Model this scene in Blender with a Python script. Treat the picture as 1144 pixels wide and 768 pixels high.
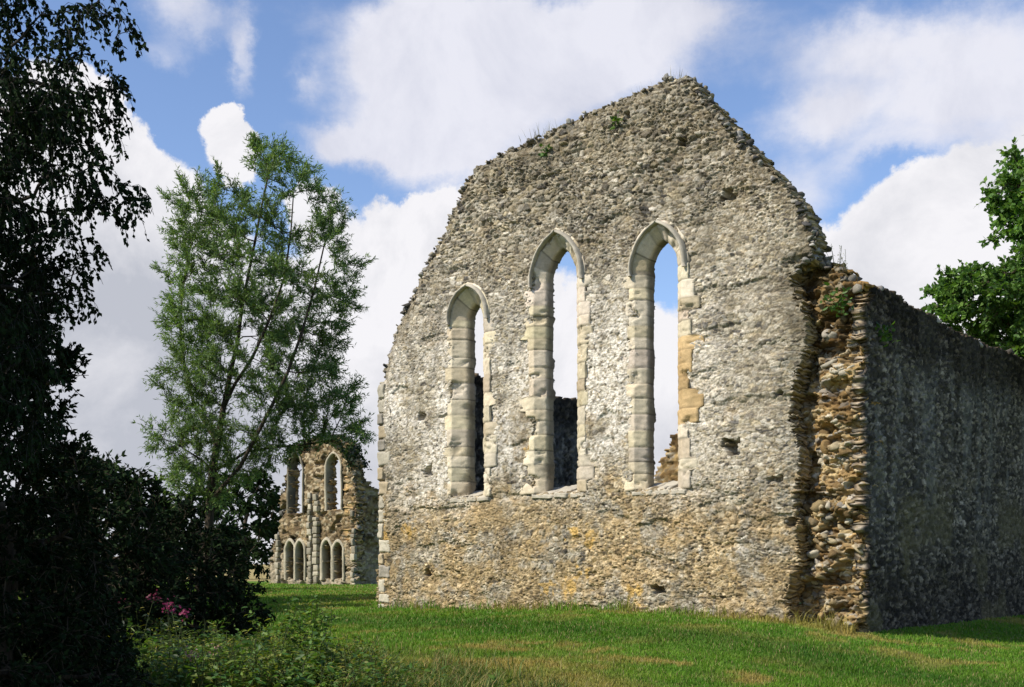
import bpy, math, random
import numpy as np
from math import radians, sin, cos, pi

random.seed(7)
RNG = np.random.default_rng(7)
for o in list(bpy.data.objects):
    bpy.data.objects.remove(o)
SC = bpy.context.scene
COL = SC.collection

# ------------------------------------------------------------------ camera
F = 1300.0            # focal length in pixels of the 1144 px wide photograph
EYE = 1.13
HX, HY = 572.0, 630.0  # principal column, horizon row
cam_d = bpy.data.cameras.new('camera')
cam = bpy.data.objects.new('camera', cam_d)
COL.objects.link(cam)
cam.location = (0, 0, EYE)
cam.rotation_euler = (radians(90), 0, 0)
cam_d.sensor_width = 36
cam_d.lens = F / 1144 * 36
cam_d.shift_y = (HY - 384) / 1144
cam_d.clip_end = 5000
SC.camera = cam

# ------------------------------------------------------------------ light
SUN_H = np.array([-0.895, -0.446])
SUN_EL = radians(42)
SC.view_settings.view_transform = 'Standard'
SC.view_settings.look = 'None'
SC.view_settings.exposure = 0.26
SC.view_settings.gamma = 1.0
sd = bpy.data.lights.new('sun', 'SUN')
sd.energy = 5.0
sd.angle = radians(0.5)
sd.color = (1.0, 0.93, 0.80)
sun = bpy.data.objects.new('sun', sd)
COL.objects.link(sun)
from mathutils import Vector, Matrix
sv = Vector((SUN_H[0]*cos(SUN_EL), SUN_H[1]*cos(SUN_EL), sin(SUN_EL)))
sun.rotation_euler = sv.to_track_quat('Z', 'Y').to_euler()
sun.location = (-30, 0, 40)

SKY_STRENGTH = 0.09
world = bpy.data.worlds.new('World')
SC.world = world
world.use_nodes = True


def build_sky():
    nt = world.node_tree
    N, Lk = nt.nodes, nt.links
    N.clear()

    def m(op, a, b=None, c=None, clamp=False):
        n = N.new('ShaderNodeMath'); n.operation = op; n.use_clamp = clamp
        for i, v in enumerate((a, b, c)):
            if v is None:
                continue
            if isinstance(v, (int, float)):
                n.inputs[i].default_value = v
            else:
                Lk.new(v, n.inputs[i])
        return n.outputs[0]

    def mr(v, a, b, c=0.0, d=1.0):
        n = N.new('ShaderNodeMapRange'); n.interpolation_type = 'SMOOTHSTEP'
        Lk.new(v, n.inputs[0])
        for i, x in zip((1, 2, 3, 4), (a, b, c, d)):
            n.inputs[i].default_value = x
        return n.outputs[0]

    def comb(x, y, z=0.0):
        n = N.new('ShaderNodeCombineXYZ')
        for i, v in enumerate((x, y, z)):
            if isinstance(v, (int, float)):
                n.inputs[i].default_value = v
            else:
                Lk.new(v, n.inputs[i])
        return n.outputs[0]

    def noise(vec, scale, det, rough=0.55, dist=0.0):
        n = N.new('ShaderNodeTexNoise')
        n.inputs['Scale'].default_value = scale
        n.inputs['Detail'].default_value = det
        n.inputs['Roughness'].default_value = rough
        n.inputs['Distortion'].default_value = dist
        Lk.new(vec, n.inputs['Vector'])
        return n

    tc = N.new('ShaderNodeTexCoord')
    sp = N.new('ShaderNodeSeparateXYZ'); Lk.new(tc.outputs['Generated'], sp.inputs[0])
    X, Y, Z = sp.outputs
    az = m('ARCTAN2', X, Y)
    el = m('ARCSINE', Z)
    base = comb(az, el)
    wn = noise(base, 11.0, 9, 0.66)
    wsp = N.new('ShaderNodeSeparateXYZ'); Lk.new(wn.outputs['Color'], wsp.inputs[0])
    waz = m('ADD', az, m('MULTIPLY', m('SUBTRACT', wsp.outputs[0], 0.5), 0.07))
    wel = m('ADD', el, m('MULTIPLY', m('SUBTRACT', wsp.outputs[1], 0.5), 0.07))

    def blobs(lst, a_, e_):
        out = None
        for px, py, rx, ry, wgt in lst:
            u, v = (px-HX)/F, (HY-py)/F
            a = math.atan2(u, 1); e = math.atan(v/math.hypot(u, 1))
            ra = rx/F*math.cos(a)**2; re = ry/F*math.cos(e)**2
            dx = m('DIVIDE', m('SUBTRACT', a_, a), ra)
            dy = m('DIVIDE', m('SUBTRACT', e_, e), re)
            d2 = m('ADD', m('MULTIPLY', dx, dx), m('MULTIPLY', dy, dy))
            g = m('MULTIPLY', m('POWER', 2.718, m('MULTIPLY', d2, -0.75)), wgt)
            out = g if out is None else m('ADD', out, g)
        return out

    # heaped white clouds with firm edges (px, py, rx, ry in photo pixels)
    cum = [(50, 190, 70, 65, 1.0), (115, 240, 62, 55, 1.0), (85, 125, 38, 38, .9), (175, 285, 45, 70, .9), (150, 195, 26, 24, .6),
           (40, 380, 150, 160, 1.3), (253, 148, 24, 26, 1.3), (264, 182, 18, 18, .8), (352, 225, 24, 28, .9), (220, 420, 110, 100, .9),
           (450, 320, 70, 70, 1.0), (500, 250, 38, 36, .85), (380, 420, 140, 110, 1.2),
           (640, 430, 130, 110, 1.1), (740, 470, 90, 90, 1.0),
           (1010, 300, 120, 62, 1.2), (1100, 240, 80, 42, .9), (1200, 300, 150, 110, 1.2),
           (-150, 260, 150, 160, 1.0), (1400, 260, 160, 120, 1.0), (640, 600, 900, 70, 1.2)]
    # thin soft clouds
    cir = [(520, 110, 120, 70, 1.2), (610, 40, 160, 50, 1.2), (440, 60, 40, 60, .7), (700, 60, 60, 40, .6), (480, 160, 80, 30, .7), (490, 40, 60, 40, .9), (640, 90, 60, 40, .6), (530, 185, 50, 30, .45), (770, 8, 60, 22, .7),
           (420, 158, 60, 22, .65), (205, 12, 48, 30, .9), (268, 60, 13, 42, .8), (180, 62, 28, 18, .5), (345, 92, 12, 14, .4),
           (960, 60, 95, 36, .85), (1090, 45, 80, 50, .8), (910, 125, 70, 24, .75), (1060, 120, 110, 22, .8), (1010, 165, 110, 16, .7),
           (890, 215, 60, 34, .8), (1220, 100, 100, 120, .8), (375, 150, 40, 16, .4), (-100, 60, 100, 60, .5),
           (1100, -120, 200, 50, .5)]
    n1 = noise(base, 7.0, 9, 0.62, 0.4)
    n2 = noise(comb(m('MULTIPLY', az, 0.6), el), 13.0, 9, 0.62, 0.15)
    dc = m('ADD', blobs(cum, waz, wel), m('MULTIPLY', m('SUBTRACT', n1.outputs[0], 0.5), 1.15))
    mc = mr(dc, 0.38, 0.54)
    dsoft = m('ADD', blobs(cir, waz, wel), m('MULTIPLY', m('SUBTRACT', n2.outputs[0], 0.5), 1.5))
    ms = m('MULTIPLY', mr(dsoft, 0.16, 1.15), 0.95)
    # behind the viewer and overhead: scattered cloud by noise only
    back = mr(Y, 0.35, -0.1)
    mb = m('MULTIPLY', mr(n1.outputs[0], 0.56, 0.72), back)
    mask_c = m('MAXIMUM', mc, mb)

    sky = N.new('ShaderNodeTexSky'); sky.sky_type = 'NISHITA'
    sky.sun_disc = False
    sky.sun_elevation = SUN_EL
    sky.sun_rotation = math.atan2(SUN_H[0], SUN_H[1]) % (2*pi)
    sky.air_density = 1.0; sky.dust_density = 0.6; sky.ozone_density = 2.2
    sky.altitude = 100

    # cloud tone: bright tops, grey-lavender bodies low down
    shade = blobs([(60, 400, 130, 120, 1.1), (230, 430, 130, 120, .8), (140, 500, 200, 80, .9),
                   (760, 480, 60, 60, .6), (420, 520, 160, 60, .5), (1030, 300, 70, 40, .2), (690, 120, 60, 50, .5),
                   (0, 330, 100, 50, .6), (200, 340, 60, 40, .5)], waz, wel)
    n3 = noise(base, 7.5, 9, 0.62, 0.3)
    tone = m('ADD', m('MULTIPLY', shade, 0.5), m('MULTIPLY', m('SUBTRACT', n3.outputs[0], 0.47), 2.6), clamp=True)
    ramp = N.new('ShaderNodeValToRGB')
    ramp.color_ramp.elements[0].position = 0.0
    ramp.color_ramp.elements[0].color = (8.6, 8.5, 8.8, 1)
    ramp.color_ramp.elements[1].position = 1.0
    ramp.color_ramp.elements[1].color = (4.9, 5.1, 5.75, 1)
    Lk.new(tone, ramp.inputs[0])
    ramp2 = N.new('ShaderNodeValToRGB')
    ramp2.color_ramp.elements[0].color = (7.9, 7.9, 8.6, 1)
    ramp2.color_ramp.elements[1].color = (5.2, 5.4, 6.5, 1)
    Lk.new(tone, ramp2.inputs[0])

    def mix(fac, a, b, mode='MIX'):
        n = N.new('ShaderNodeMix'); n.data_type = 'RGBA'; n.blend_type = mode
        if isinstance(fac, (int, float)):
            n.inputs[0].default_value = fac
        else:
            Lk.new(fac, n.inputs[0])
        for i, v in ((6, a), (7, b)):
            if isinstance(v, tuple):
                n.inputs[i].default_value = v
            else:
                Lk.new(v, n.inputs[i])
        return n.outputs[2]
    skyc = mix(1.0, sky.outputs[0], (1.60, 1.60, 1.75, 1), 'MULTIPLY')
    c1 = mix(ms, skyc, ramp2.outputs[0])
    c2 = mix(mask_c, c1, ramp.outputs[0])
    bg = N.new('ShaderNodeBackground'); bg.inputs[1].default_value = SKY_STRENGTH
    Lk.new(c2, bg.inputs[0])
    out = N.new('ShaderNodeOutputWorld'); Lk.new(bg.outputs[0], out.inputs[0])


build_sky()
world.cycles.sampling_method = 'MANUAL'
world.cycles.sample_map_resolution = 512

# ------------------------------------------------------------------ helpers


def hash3(ix, iy, iz, seed=0):
    h = (ix.astype(np.int64)*374761393 + iy.astype(np.int64)*668265263 + iz.astype(np.int64)*2147483647 + seed*1274126177) & 0xffffffff
    h = ((h ^ (h >> 13))*1274126177) & 0xffffffff
    h = ((h ^ (h >> 16))*2246822519) & 0xffffffff
    h = h ^ (h >> 15)
    return (h & 0xffffff)/float(0x1000000)


def vnoise(x, y, z=None, seed=0):
    x = np.asarray(x, float); y = np.asarray(y, float)
    z = np.zeros_like(x) if z is None else np.asarray(z, float)+np.zeros_like(x)
    ix, iy, iz = np.floor(x).astype(int), np.floor(y).astype(int), np.floor(z).astype(int)
    fx, fy, fz = x-ix, y-iy, z-iz
    fx, fy, fz = [t*t*(3-2*t) for t in (fx, fy, fz)]
    r = 0
    for dx in (0, 1):
        for dy in (0, 1):
            for dz in (0, 1):
                w = (fx if dx else 1-fx)*(fy if dy else 1-fy)*(fz if dz else 1-fz)
                r = r + w*hash3(ix+dx, iy+dy, iz+dz, seed)
    return r


def fbm(x, y, z=None, oct=4, seed=0, rough=0.5):
    a, s, t = 1.0, 0.0, 0.0
    zz = 0 if z is None else z
    for k in range(oct):
        f = 2.03**k
        s = s + a*vnoise(np.asarray(x)*f+17.3*k, np.asarray(y)*f+5.1*k, np.asarray(zz)*f, seed+k)
        t += a; a *= rough
    return s/t


def smooth(x, a, b):
    t = np.clip((x-a)/(b-a), 0, 1)
    return t*t*(3-2*t)


def vor(x, y, seed=0, jit=0.85):
    """cells on a jittered grid: F1, F2, id randoms, offset to the seed, seed position"""
    ix, iy = np.floor(x).astype(int), np.floor(y).astype(int)
    f1 = np.full(x.shape, 9.0); f2 = np.full(x.shape, 9.0)
    sx = np.zeros_like(x); sy = np.zeros_like(x)
    cx = np.zeros_like(ix); cy = np.zeros_like(iy)
    z0 = np.zeros_like(ix)
    for dx in (-1, 0, 1):
        for dy in (-1, 0, 1):
            jx, jy = ix+dx, iy+dy
            qx = jx+.5+(hash3(jx, jy, z0, seed)-.5)*jit
            qy = jy+.5+(hash3(jx, jy, z0, seed+91)-.5)*jit
            d = np.hypot((x-qx), (y-qy))
            nearer = d < f1
            f2 = np.where(nearer, f1, np.minimum(f2, d))
            sx = np.where(nearer, qx, sx); sy = np.where(nearer, qy, sy)
            cx = np.where(nearer, jx, cx); cy = np.where(nearer, jy, cy)
            f1 = np.where(nearer, d, f1)
    ids = [hash3(cx, cy, z0, seed+200+k) for k in range(5)]
    return f1, f2, ids, x-sx, y-sy, sx, sy


def in_poly(x, y, poly):
    x = np.asarray(x); y = np.asarray(y)
    r = np.zeros(x.shape, bool)
    n = len(poly)
    for i in range(n):
        x1, y1 = poly[i]; x2, y2 = poly[(i+1) % n]
        c = ((y1 > y) != (y2 > y))
        if y1 == y2:
            continue
        xi = (x2-x1)*(y-y1)/(y2-y1)+x1
        r ^= c & (x < xi)
    return r


def poly_dist(x, y, poly):
    d = np.full(np.shape(x), 1e9)
    n = len(poly)
    for i in range(n):
        x1, y1 = poly[i]; x2, y2 = poly[(i+1) % n]
        vx, vy = x2-x1, y2-y1
        L2 = vx*vx+vy*vy+1e-9
        t = np.clip(((x-x1)*vx+(y-y1)*vy)/L2, 0, 1)
        d = np.minimum(d, np.hypot(x-x1-t*vx, y-y1-t*vy))
    return d


def mk_mesh(name, verts, faces_list, color=None, smooth_shade=False):
    """faces_list: list of (n, k) int arrays"""
    me = bpy.data.meshes.new(name)
    verts = np.asarray(verts, np.float32)
    me.vertices.add(len(verts))
    me.vertices.foreach_set('co', verts.ravel())
    faces_list = [np.asarray(f, np.int32) for f in faces_list if len(f)]
    nl = sum(f.size for f in faces_list); nf = sum(len(f) for f in faces_list)
    me.loops.add(nl); me.polygons.add(nf)
    me.loops.foreach_set('vertex_index', np.concatenate([f.ravel() for f in faces_list]))
    tot = np.concatenate([np.full(len(f), f.shape[1], np.int32) for f in faces_list])
    st = np.concatenate([[0], np.cumsum(tot)[:-1]]).astype(np.int32)
    me.polygons.foreach_set('loop_start', st)
    me.polygons.foreach_set('loop_total', tot)
    me.update(calc_edges=True)
    if smooth_shade:
        me.polygons.foreach_set('use_smooth', np.ones(nf, bool))
    if color is not None:
        a = me.color_attributes.new('Col', 'FLOAT_COLOR', 'POINT')
        c = np.ones((len(verts), 4), np.float32); c[:, :3] = np.clip(color, 0, 1)
        a.data.foreach_set('color', c.ravel())
    return me


def link(name, me, mat=None, parent=None, loc=(0, 0, 0), rotz=0.0):
    o = bpy.data.objects.new(name, me)
    COL.objects.link(o)
    if mat is not None:
        o.data.materials.append(mat)
    o.location = loc
    o.rotation_euler = (0, 0, rotz)
    if parent is not None:
        o.parent = parent
    return o


def tag(o, label=None, cat=None, group=None, kind=None):
    if label: o['label'] = label
    if cat: o['category'] = cat
    if group: o['group'] = group
    if kind: o['kind'] = kind
    return o


def empty(name, loc, rotz=0.0):
    o = bpy.data.objects.new(name, None)
    COL.objects.link(o)
    o.location = loc; o.rotation_euler = (0, 0, rotz)
    return o


def at(px, py, d):
    return np.array([(px-HX)/F*d, d, EYE+(HY-py)/F*d])

# ------------------------------------------------------------------ materials


def stone_mat(name, bump=0.5, nscale=45.0, var=0.35):
    m = bpy.data.materials.new(name); m.use_nodes = True
    nt = m.node_tree; N, L = nt.nodes, nt.links
    b = N['Principled BSDF']
    b.inputs['Roughness'].default_value = 0.95
    b.inputs['Specular IOR Level'].default_value = 0.15
    at_ = N.new('ShaderNodeAttribute'); at_.attribute_name = 'Col'
    tc = N.new('ShaderNodeTexCoord')
    n = N.new('ShaderNodeTexNoise'); n.inputs['Scale'].default_value = nscale
    n.inputs['Detail'].default_value = 6; n.inputs['Roughness'].default_value = 0.7
    L.new(tc.outputs['Object'], n.inputs['Vector'])
    n2 = N.new('ShaderNodeTexNoise'); n2.inputs['Scale'].default_value = 9
    n2.inputs['Detail'].default_value = 8; n2.inputs['Roughness'].default_value = 0.7
    L.new(tc.outputs['Object'], n2.inputs['Vector'])
    mr = N.new('ShaderNodeMapRange'); L.new(n.outputs[0], mr.inputs[0])
    mr.inputs[1].default_value = .25; mr.inputs[2].default_value = .75
    mr.inputs[3].default_value = 1-var; mr.inputs[4].default_value = 1+var
    mr2 = N.new('ShaderNodeMapRange'); L.new(n2.outputs[0], mr2.inputs[0])
    mr2.inputs[1].default_value = .3; mr2.inputs[2].default_value = .7
    mr2.inputs[3].default_value = .78; mr2.inputs[4].default_value = 1.15
    mu = N.new('ShaderNodeMath'); mu.operation = 'MULTIPLY'
    L.new(mr.outputs[0], mu.inputs[0]); L.new(mr2.outputs[0], mu.inputs[1])
    vm = N.new('ShaderNodeVectorMath'); vm.operation = 'SCALE'
    L.new(at_.outputs['Color'], vm.inputs[0]); L.new(mu.outputs[0], vm.inputs['Scale'])
    L.new(vm.outputs[0], b.inputs['Base Color'])
    bp = N.new('ShaderNodeBump'); bp.inputs['Strength'].default_value = bump
    bp.inputs['Distance'].default_value = 0.02
    L.new(n.outputs[0], bp.inputs['Height']); L.new(bp.outputs[0], b.inputs['Normal'])
    return m


def leaf_mat(name, trans=0.35, rough=0.55, spec=0.35, tint=(1.25, 1.3, 0.55)):
    m = bpy.data.materials.new(name); m.use_nodes = True
    nt = m.node_tree; N, L = nt.nodes, nt.links
    b = N['Principled BSDF']; out = N['Material Output']
    b.inputs['Roughness'].default_value = rough
    b.inputs['Specular IOR Level'].default_value = spec
    a = N.new('ShaderNodeAttribute'); a.attribute_name = 'Col'
    L.new(a.outputs['Color'], b.inputs['Base Color'])
    t = N.new('ShaderNodeBsdfTranslucent')
    vm = N.new('ShaderNodeVectorMath'); vm.operation = 'MULTIPLY'
    L.new(a.outputs['Color'], vm.inputs[0]); vm.inputs[1].default_value = tint
    L.new(vm.outputs[0], t.inputs['Color'])
    mx = N.new('ShaderNodeMixShader'); mx.inputs[0].default_value = trans
    L.new(b.outputs[0], mx.inputs[1]); L.new(t.outputs[0], mx.inputs[2])
    L.new(mx.outputs[0], out.inputs['Surface'])
    return m


def bark_mat(name, c):
    m = bpy.data.materials.new(name); m.use_nodes = True
    nt = m.node_tree; N, L = nt.nodes, nt.links
    b = N['Principled BSDF']; b.inputs['Roughness'].default_value = 0.95
    b.inputs['Specular IOR Level'].default_value = 0.1
    tc = N.new('ShaderNodeTexCoord')
    mp = N.new('ShaderNodeMapping'); mp.inputs['Scale'].default_value = (6, 6, 1.2)
    L.new(tc.outputs['Object'], mp.inputs[0])
    n = N.new('ShaderNodeTexNoise'); n.inputs['Scale'].default_value = 4; n.inputs['Detail'].default_value = 8
    L.new(mp.outputs[0], n.inputs['Vector'])
    r = N.new('ShaderNodeValToRGB')
    r.color_ramp.elements[0].position = .3; r.color_ramp.elements[1].position = .7
    r.color_ramp.elements[0].color = (c[0]*.4, c[1]*.4, c[2]*.4, 1)
    r.color_ramp.elements[1].color = (c[0]*1.4, c[1]*1.4, c[2]*1.4, 1)
    L.new(n.outputs[0], r.inputs[0]); L.new(r.outputs[0], b.inputs['Base Color'])
    bp = N.new('ShaderNodeBump'); bp.inputs['Strength'].default_value = .6; bp.inputs['Distance'].default_value = .03
    L.new(n.outputs[0], bp.inputs['Height']); L.new(bp.outputs[0], b.inputs['Normal'])
    return m


M_RUB = stone_mat('rubble_masonry')
M_ASH = stone_mat('dressed_stone', bump=0.35, nscale=60, var=0.18)
M_LEAF = leaf_mat('leaf')
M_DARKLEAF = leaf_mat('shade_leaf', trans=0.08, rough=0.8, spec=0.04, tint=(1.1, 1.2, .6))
M_GRASS = leaf_mat('grass_blade', trans=0.3, rough=0.6, spec=0.2)
M_PETAL = leaf_mat('petal', trans=0.4, tint=(1.1, .8, 1.0))
M_BARK = bark_mat('bark', (.07, .055, .04))
M_BIRCH = bark_mat('dark_bark', (.05, .045, .04))

# ------------------------------------------------------------------ the gable frame of reference
UX, UY = 0.779, -0.627
LX, LY = -3.43, 29.5
ROT = math.atan2(UY, UX)


def W(px, py, back=0.0):
    """photo pixel -> (s, z) on the plane of the gable (or `back` metres behind it)"""
    u = (px-HX)/F
    ox, oy = LX+back*(-UY), LY+back*UX
    s = (u*oy-ox)/(UX-u*UY)
    d = oy+s*UY
    return s, EYE+(HY-py)/F*d


def SW(px, py, sc, fwd0=0.0):
    """photo pixel -> (t, z) on a wall running back from the gable plane at distance sc along it"""
    u = (px-HX)/F
    ox, oy = LX+sc*UX, LY+sc*UY
    t = (u*oy-ox)/(-UY-u*UX)
    return t, EYE+(HY-py)/F*(oy+t*UX)


def wall_sq(x, y):
    """world -> along the gable, distance in front of it"""
    s = (x-LX)*UX+(y-LY)*UY
    q = -((x-LX)*(-UY)+(y-LY)*UX)
    return s, q


def gz(x, y):
    """height of the ground"""
    x = np.asarray(x, float); y = np.asarray(y, float)
    s, q = wall_sq(x, y)
    g = -0.44*smooth(q, 0.5, 10)
    g = g+0.08*smooth(s, 2, 7)*smooth(s, 12, 9)*smooth(q, 5, 0)
    g = g-0.55*smooth(s, 10.6, 15.5)
    g = g*smooth(y, 75, 50)+(fbm(x*.5, y*.5, oct=3, seed=5)-.5)*.08+(fbm(x*.05, y*.05, oct=2, seed=8)-.5)*.2*smooth(y, 40, 80)
    return g

# ------------------------------------------------------------------ ground


def build_ground():
    def axis(lo, hi, fine_lo, fine_hi, step, far=1.12):
        a = list(np.arange(fine_lo, fine_hi, step))
        d = step; v = fine_hi
        while v < hi:
            a.append(v); d *= far; v += d
        a.append(hi)
        d = step; v = fine_lo-step
        b = []
        while v > lo:
            b.append(v); d *= far; v -= d
        b.append(lo)
        return np.array(b[::-1]+a)
    xs = axis(-2500, 2500, -14, 16, .12); ys = axis(-600, 3000, 8, 48, .12)
    X, Y = np.meshgrid(xs, ys, indexing='ij')
    Z = gz(X, Y)
    Z = Z + (fbm(X*3, Y*3, oct=3, seed=31)-.5)*.05
    far = np.maximum(np.hypot(X, Y)-260, 0)
    Z = Z+far*0.0
    nx, ny = len(xs), len(ys)
    idx = np.arange(nx*ny).reshape(nx, ny)
    f = np.stack([idx[:-1, :-1], idx[1:, :-1], idx[1:, 1:], idx[:-1, 1:]], -1).reshape(-1, 4)
    me = mk_mesh('ground', np.stack([X, Y, Z], -1).reshape(-1, 3), [f], lawn_colour(X, Y).reshape(-1, 3)*.75, True)
    m = stone_mat('turf', bump=0.6, nscale=14, var=.3)
    o = link('lawn', me, m)
    tag(o, 'green mown lawn with drier straw patches around the ruins', 'lawn', kind='structure')


def lawn_colour(X, Y):
    s, q = wall_sq(X, Y)
    n = fbm(X*.9, Y*1.6, oct=4, seed=40)
    n2 = fbm(X*3.1, Y*3.1, oct=3, seed=41)
    dry = smooth(n+.35*(n2-.5), .54, .70)*.75
    # lush strips and the drier foreground the photograph shows
    lush = np.exp(-((q-3.4-.25*np.sin(s*.8))/1.25)**2)
    dry = dry*(1-.9*lush)+.8*smooth(q+1.2*(n-.5)*4, 5.6, 7.4)*smooth(X, -2.5, 1)*(.4+.9*n2)
    dry = dry+.8*smooth(q+.8*(n2-.5), .8, .1)*(q > -.5)*smooth(s, 8, 11)*smooth(s, 13, 12.5)
    dry = np.clip(dry, 0, 1)
    g1 = np.array([.078, .185, .014]); g2 = np.array([.135, .24, .020]); dr = np.array([.31, .25, .07])
    t = vnoise(X*2.3, Y*2.3, seed=44)[..., None]
    c = g1*(1-t)+g2*t
    c = c*(1-dry[..., None])+dr*dry[..., None]
    c = c*(1-.40*lush[..., None]*np.array([1.2, .9, 1.0]))
    f = smooth(Y, 74, 82)[..., None]
    return c*(1-f)+np.array([.42, .33, .13])*f


build_ground()

# ------------------------------------------------------------------ rubble masonry


def add_rocks(pts, sizes, seed, flat=0.65):
    """one array of angular stones: returns verts, faces(tri), ids"""
    rng = np.random.default_rng(seed)
    import bmesh
    bm = bmesh.new(); bmesh.ops.create_icosphere(bm, subdivisions=2, radius=1.0)
    bm.verts.ensure_lookup_table()
    V0 = np.array([v.co[:] for v in bm.verts]); F0 = np.array([[v.index for v in f.verts] for f in bm.faces])
    bm.free()
    protos = []
    for k in range(14):
        V = V0.copy()
        # chop with random planes to get facets
        for _ in range(10):
            n = rng.normal(size=3); n /= np.linalg.norm(n)
            h = rng.uniform(.38, .72)
            d = V@n
            V = V-np.maximum(d-h, 0)[:, None]*n
        V *= 1+.12*(rng.random((len(V), 1))-.5)
        protos.append(V)
    n = len(pts)
    k = rng.integers(0, len(protos), n)
    P = np.array(protos)[k]                       # n,42,3
    sc = np.stack([rng.uniform(.8, 1.35, n), rng.uniform(.7, 1.1, n), rng.uniform(.5, .9, n)*flat/.65], -1)*np.asarray(sizes)[:, None]
    P = P*sc[:, None, :]
    a = rng.uniform(0, 2*pi, n); tx = rng.normal(0, .22, n); ty = rng.normal(0, .22, n)
    ca, sa = np.cos(a), np.sin(a)
    x = P[..., 0]*ca[:, None]-P[..., 1]*sa[:, None]; y = P[..., 0]*sa[:, None]+P[..., 1]*ca[:, None]; z = P[..., 2]
    z2 = z+x*tx[:, None]+y*ty[:, None]
    P = np.stack([x, y, z2], -1)+np.asarray(pts)[:, None, :]
    nv = len(V0)
    Fc = (F0[None]+(np.arange(n)*nv)[:, None, None]).reshape(-1, 3)
    return P.reshape(-1, 3), Fc, np.repeat(np.arange(n), nv)


STONES = np.array([[.50, .465, .39], [.33, .305, .25], [.21, .19, .16], [.42, .37, .27], [.62, .59, .53], [.38, .345, .28], [.27, .255, .225], [.11, .105, .10], [.46, .44, .40]])


def stone_tints(r, r2, pal=STONES):
    i = np.minimum((r*len(pal)).astype(int), len(pal)-1)
    return pal[i]*(.75+.5*r2)[..., None]


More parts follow.
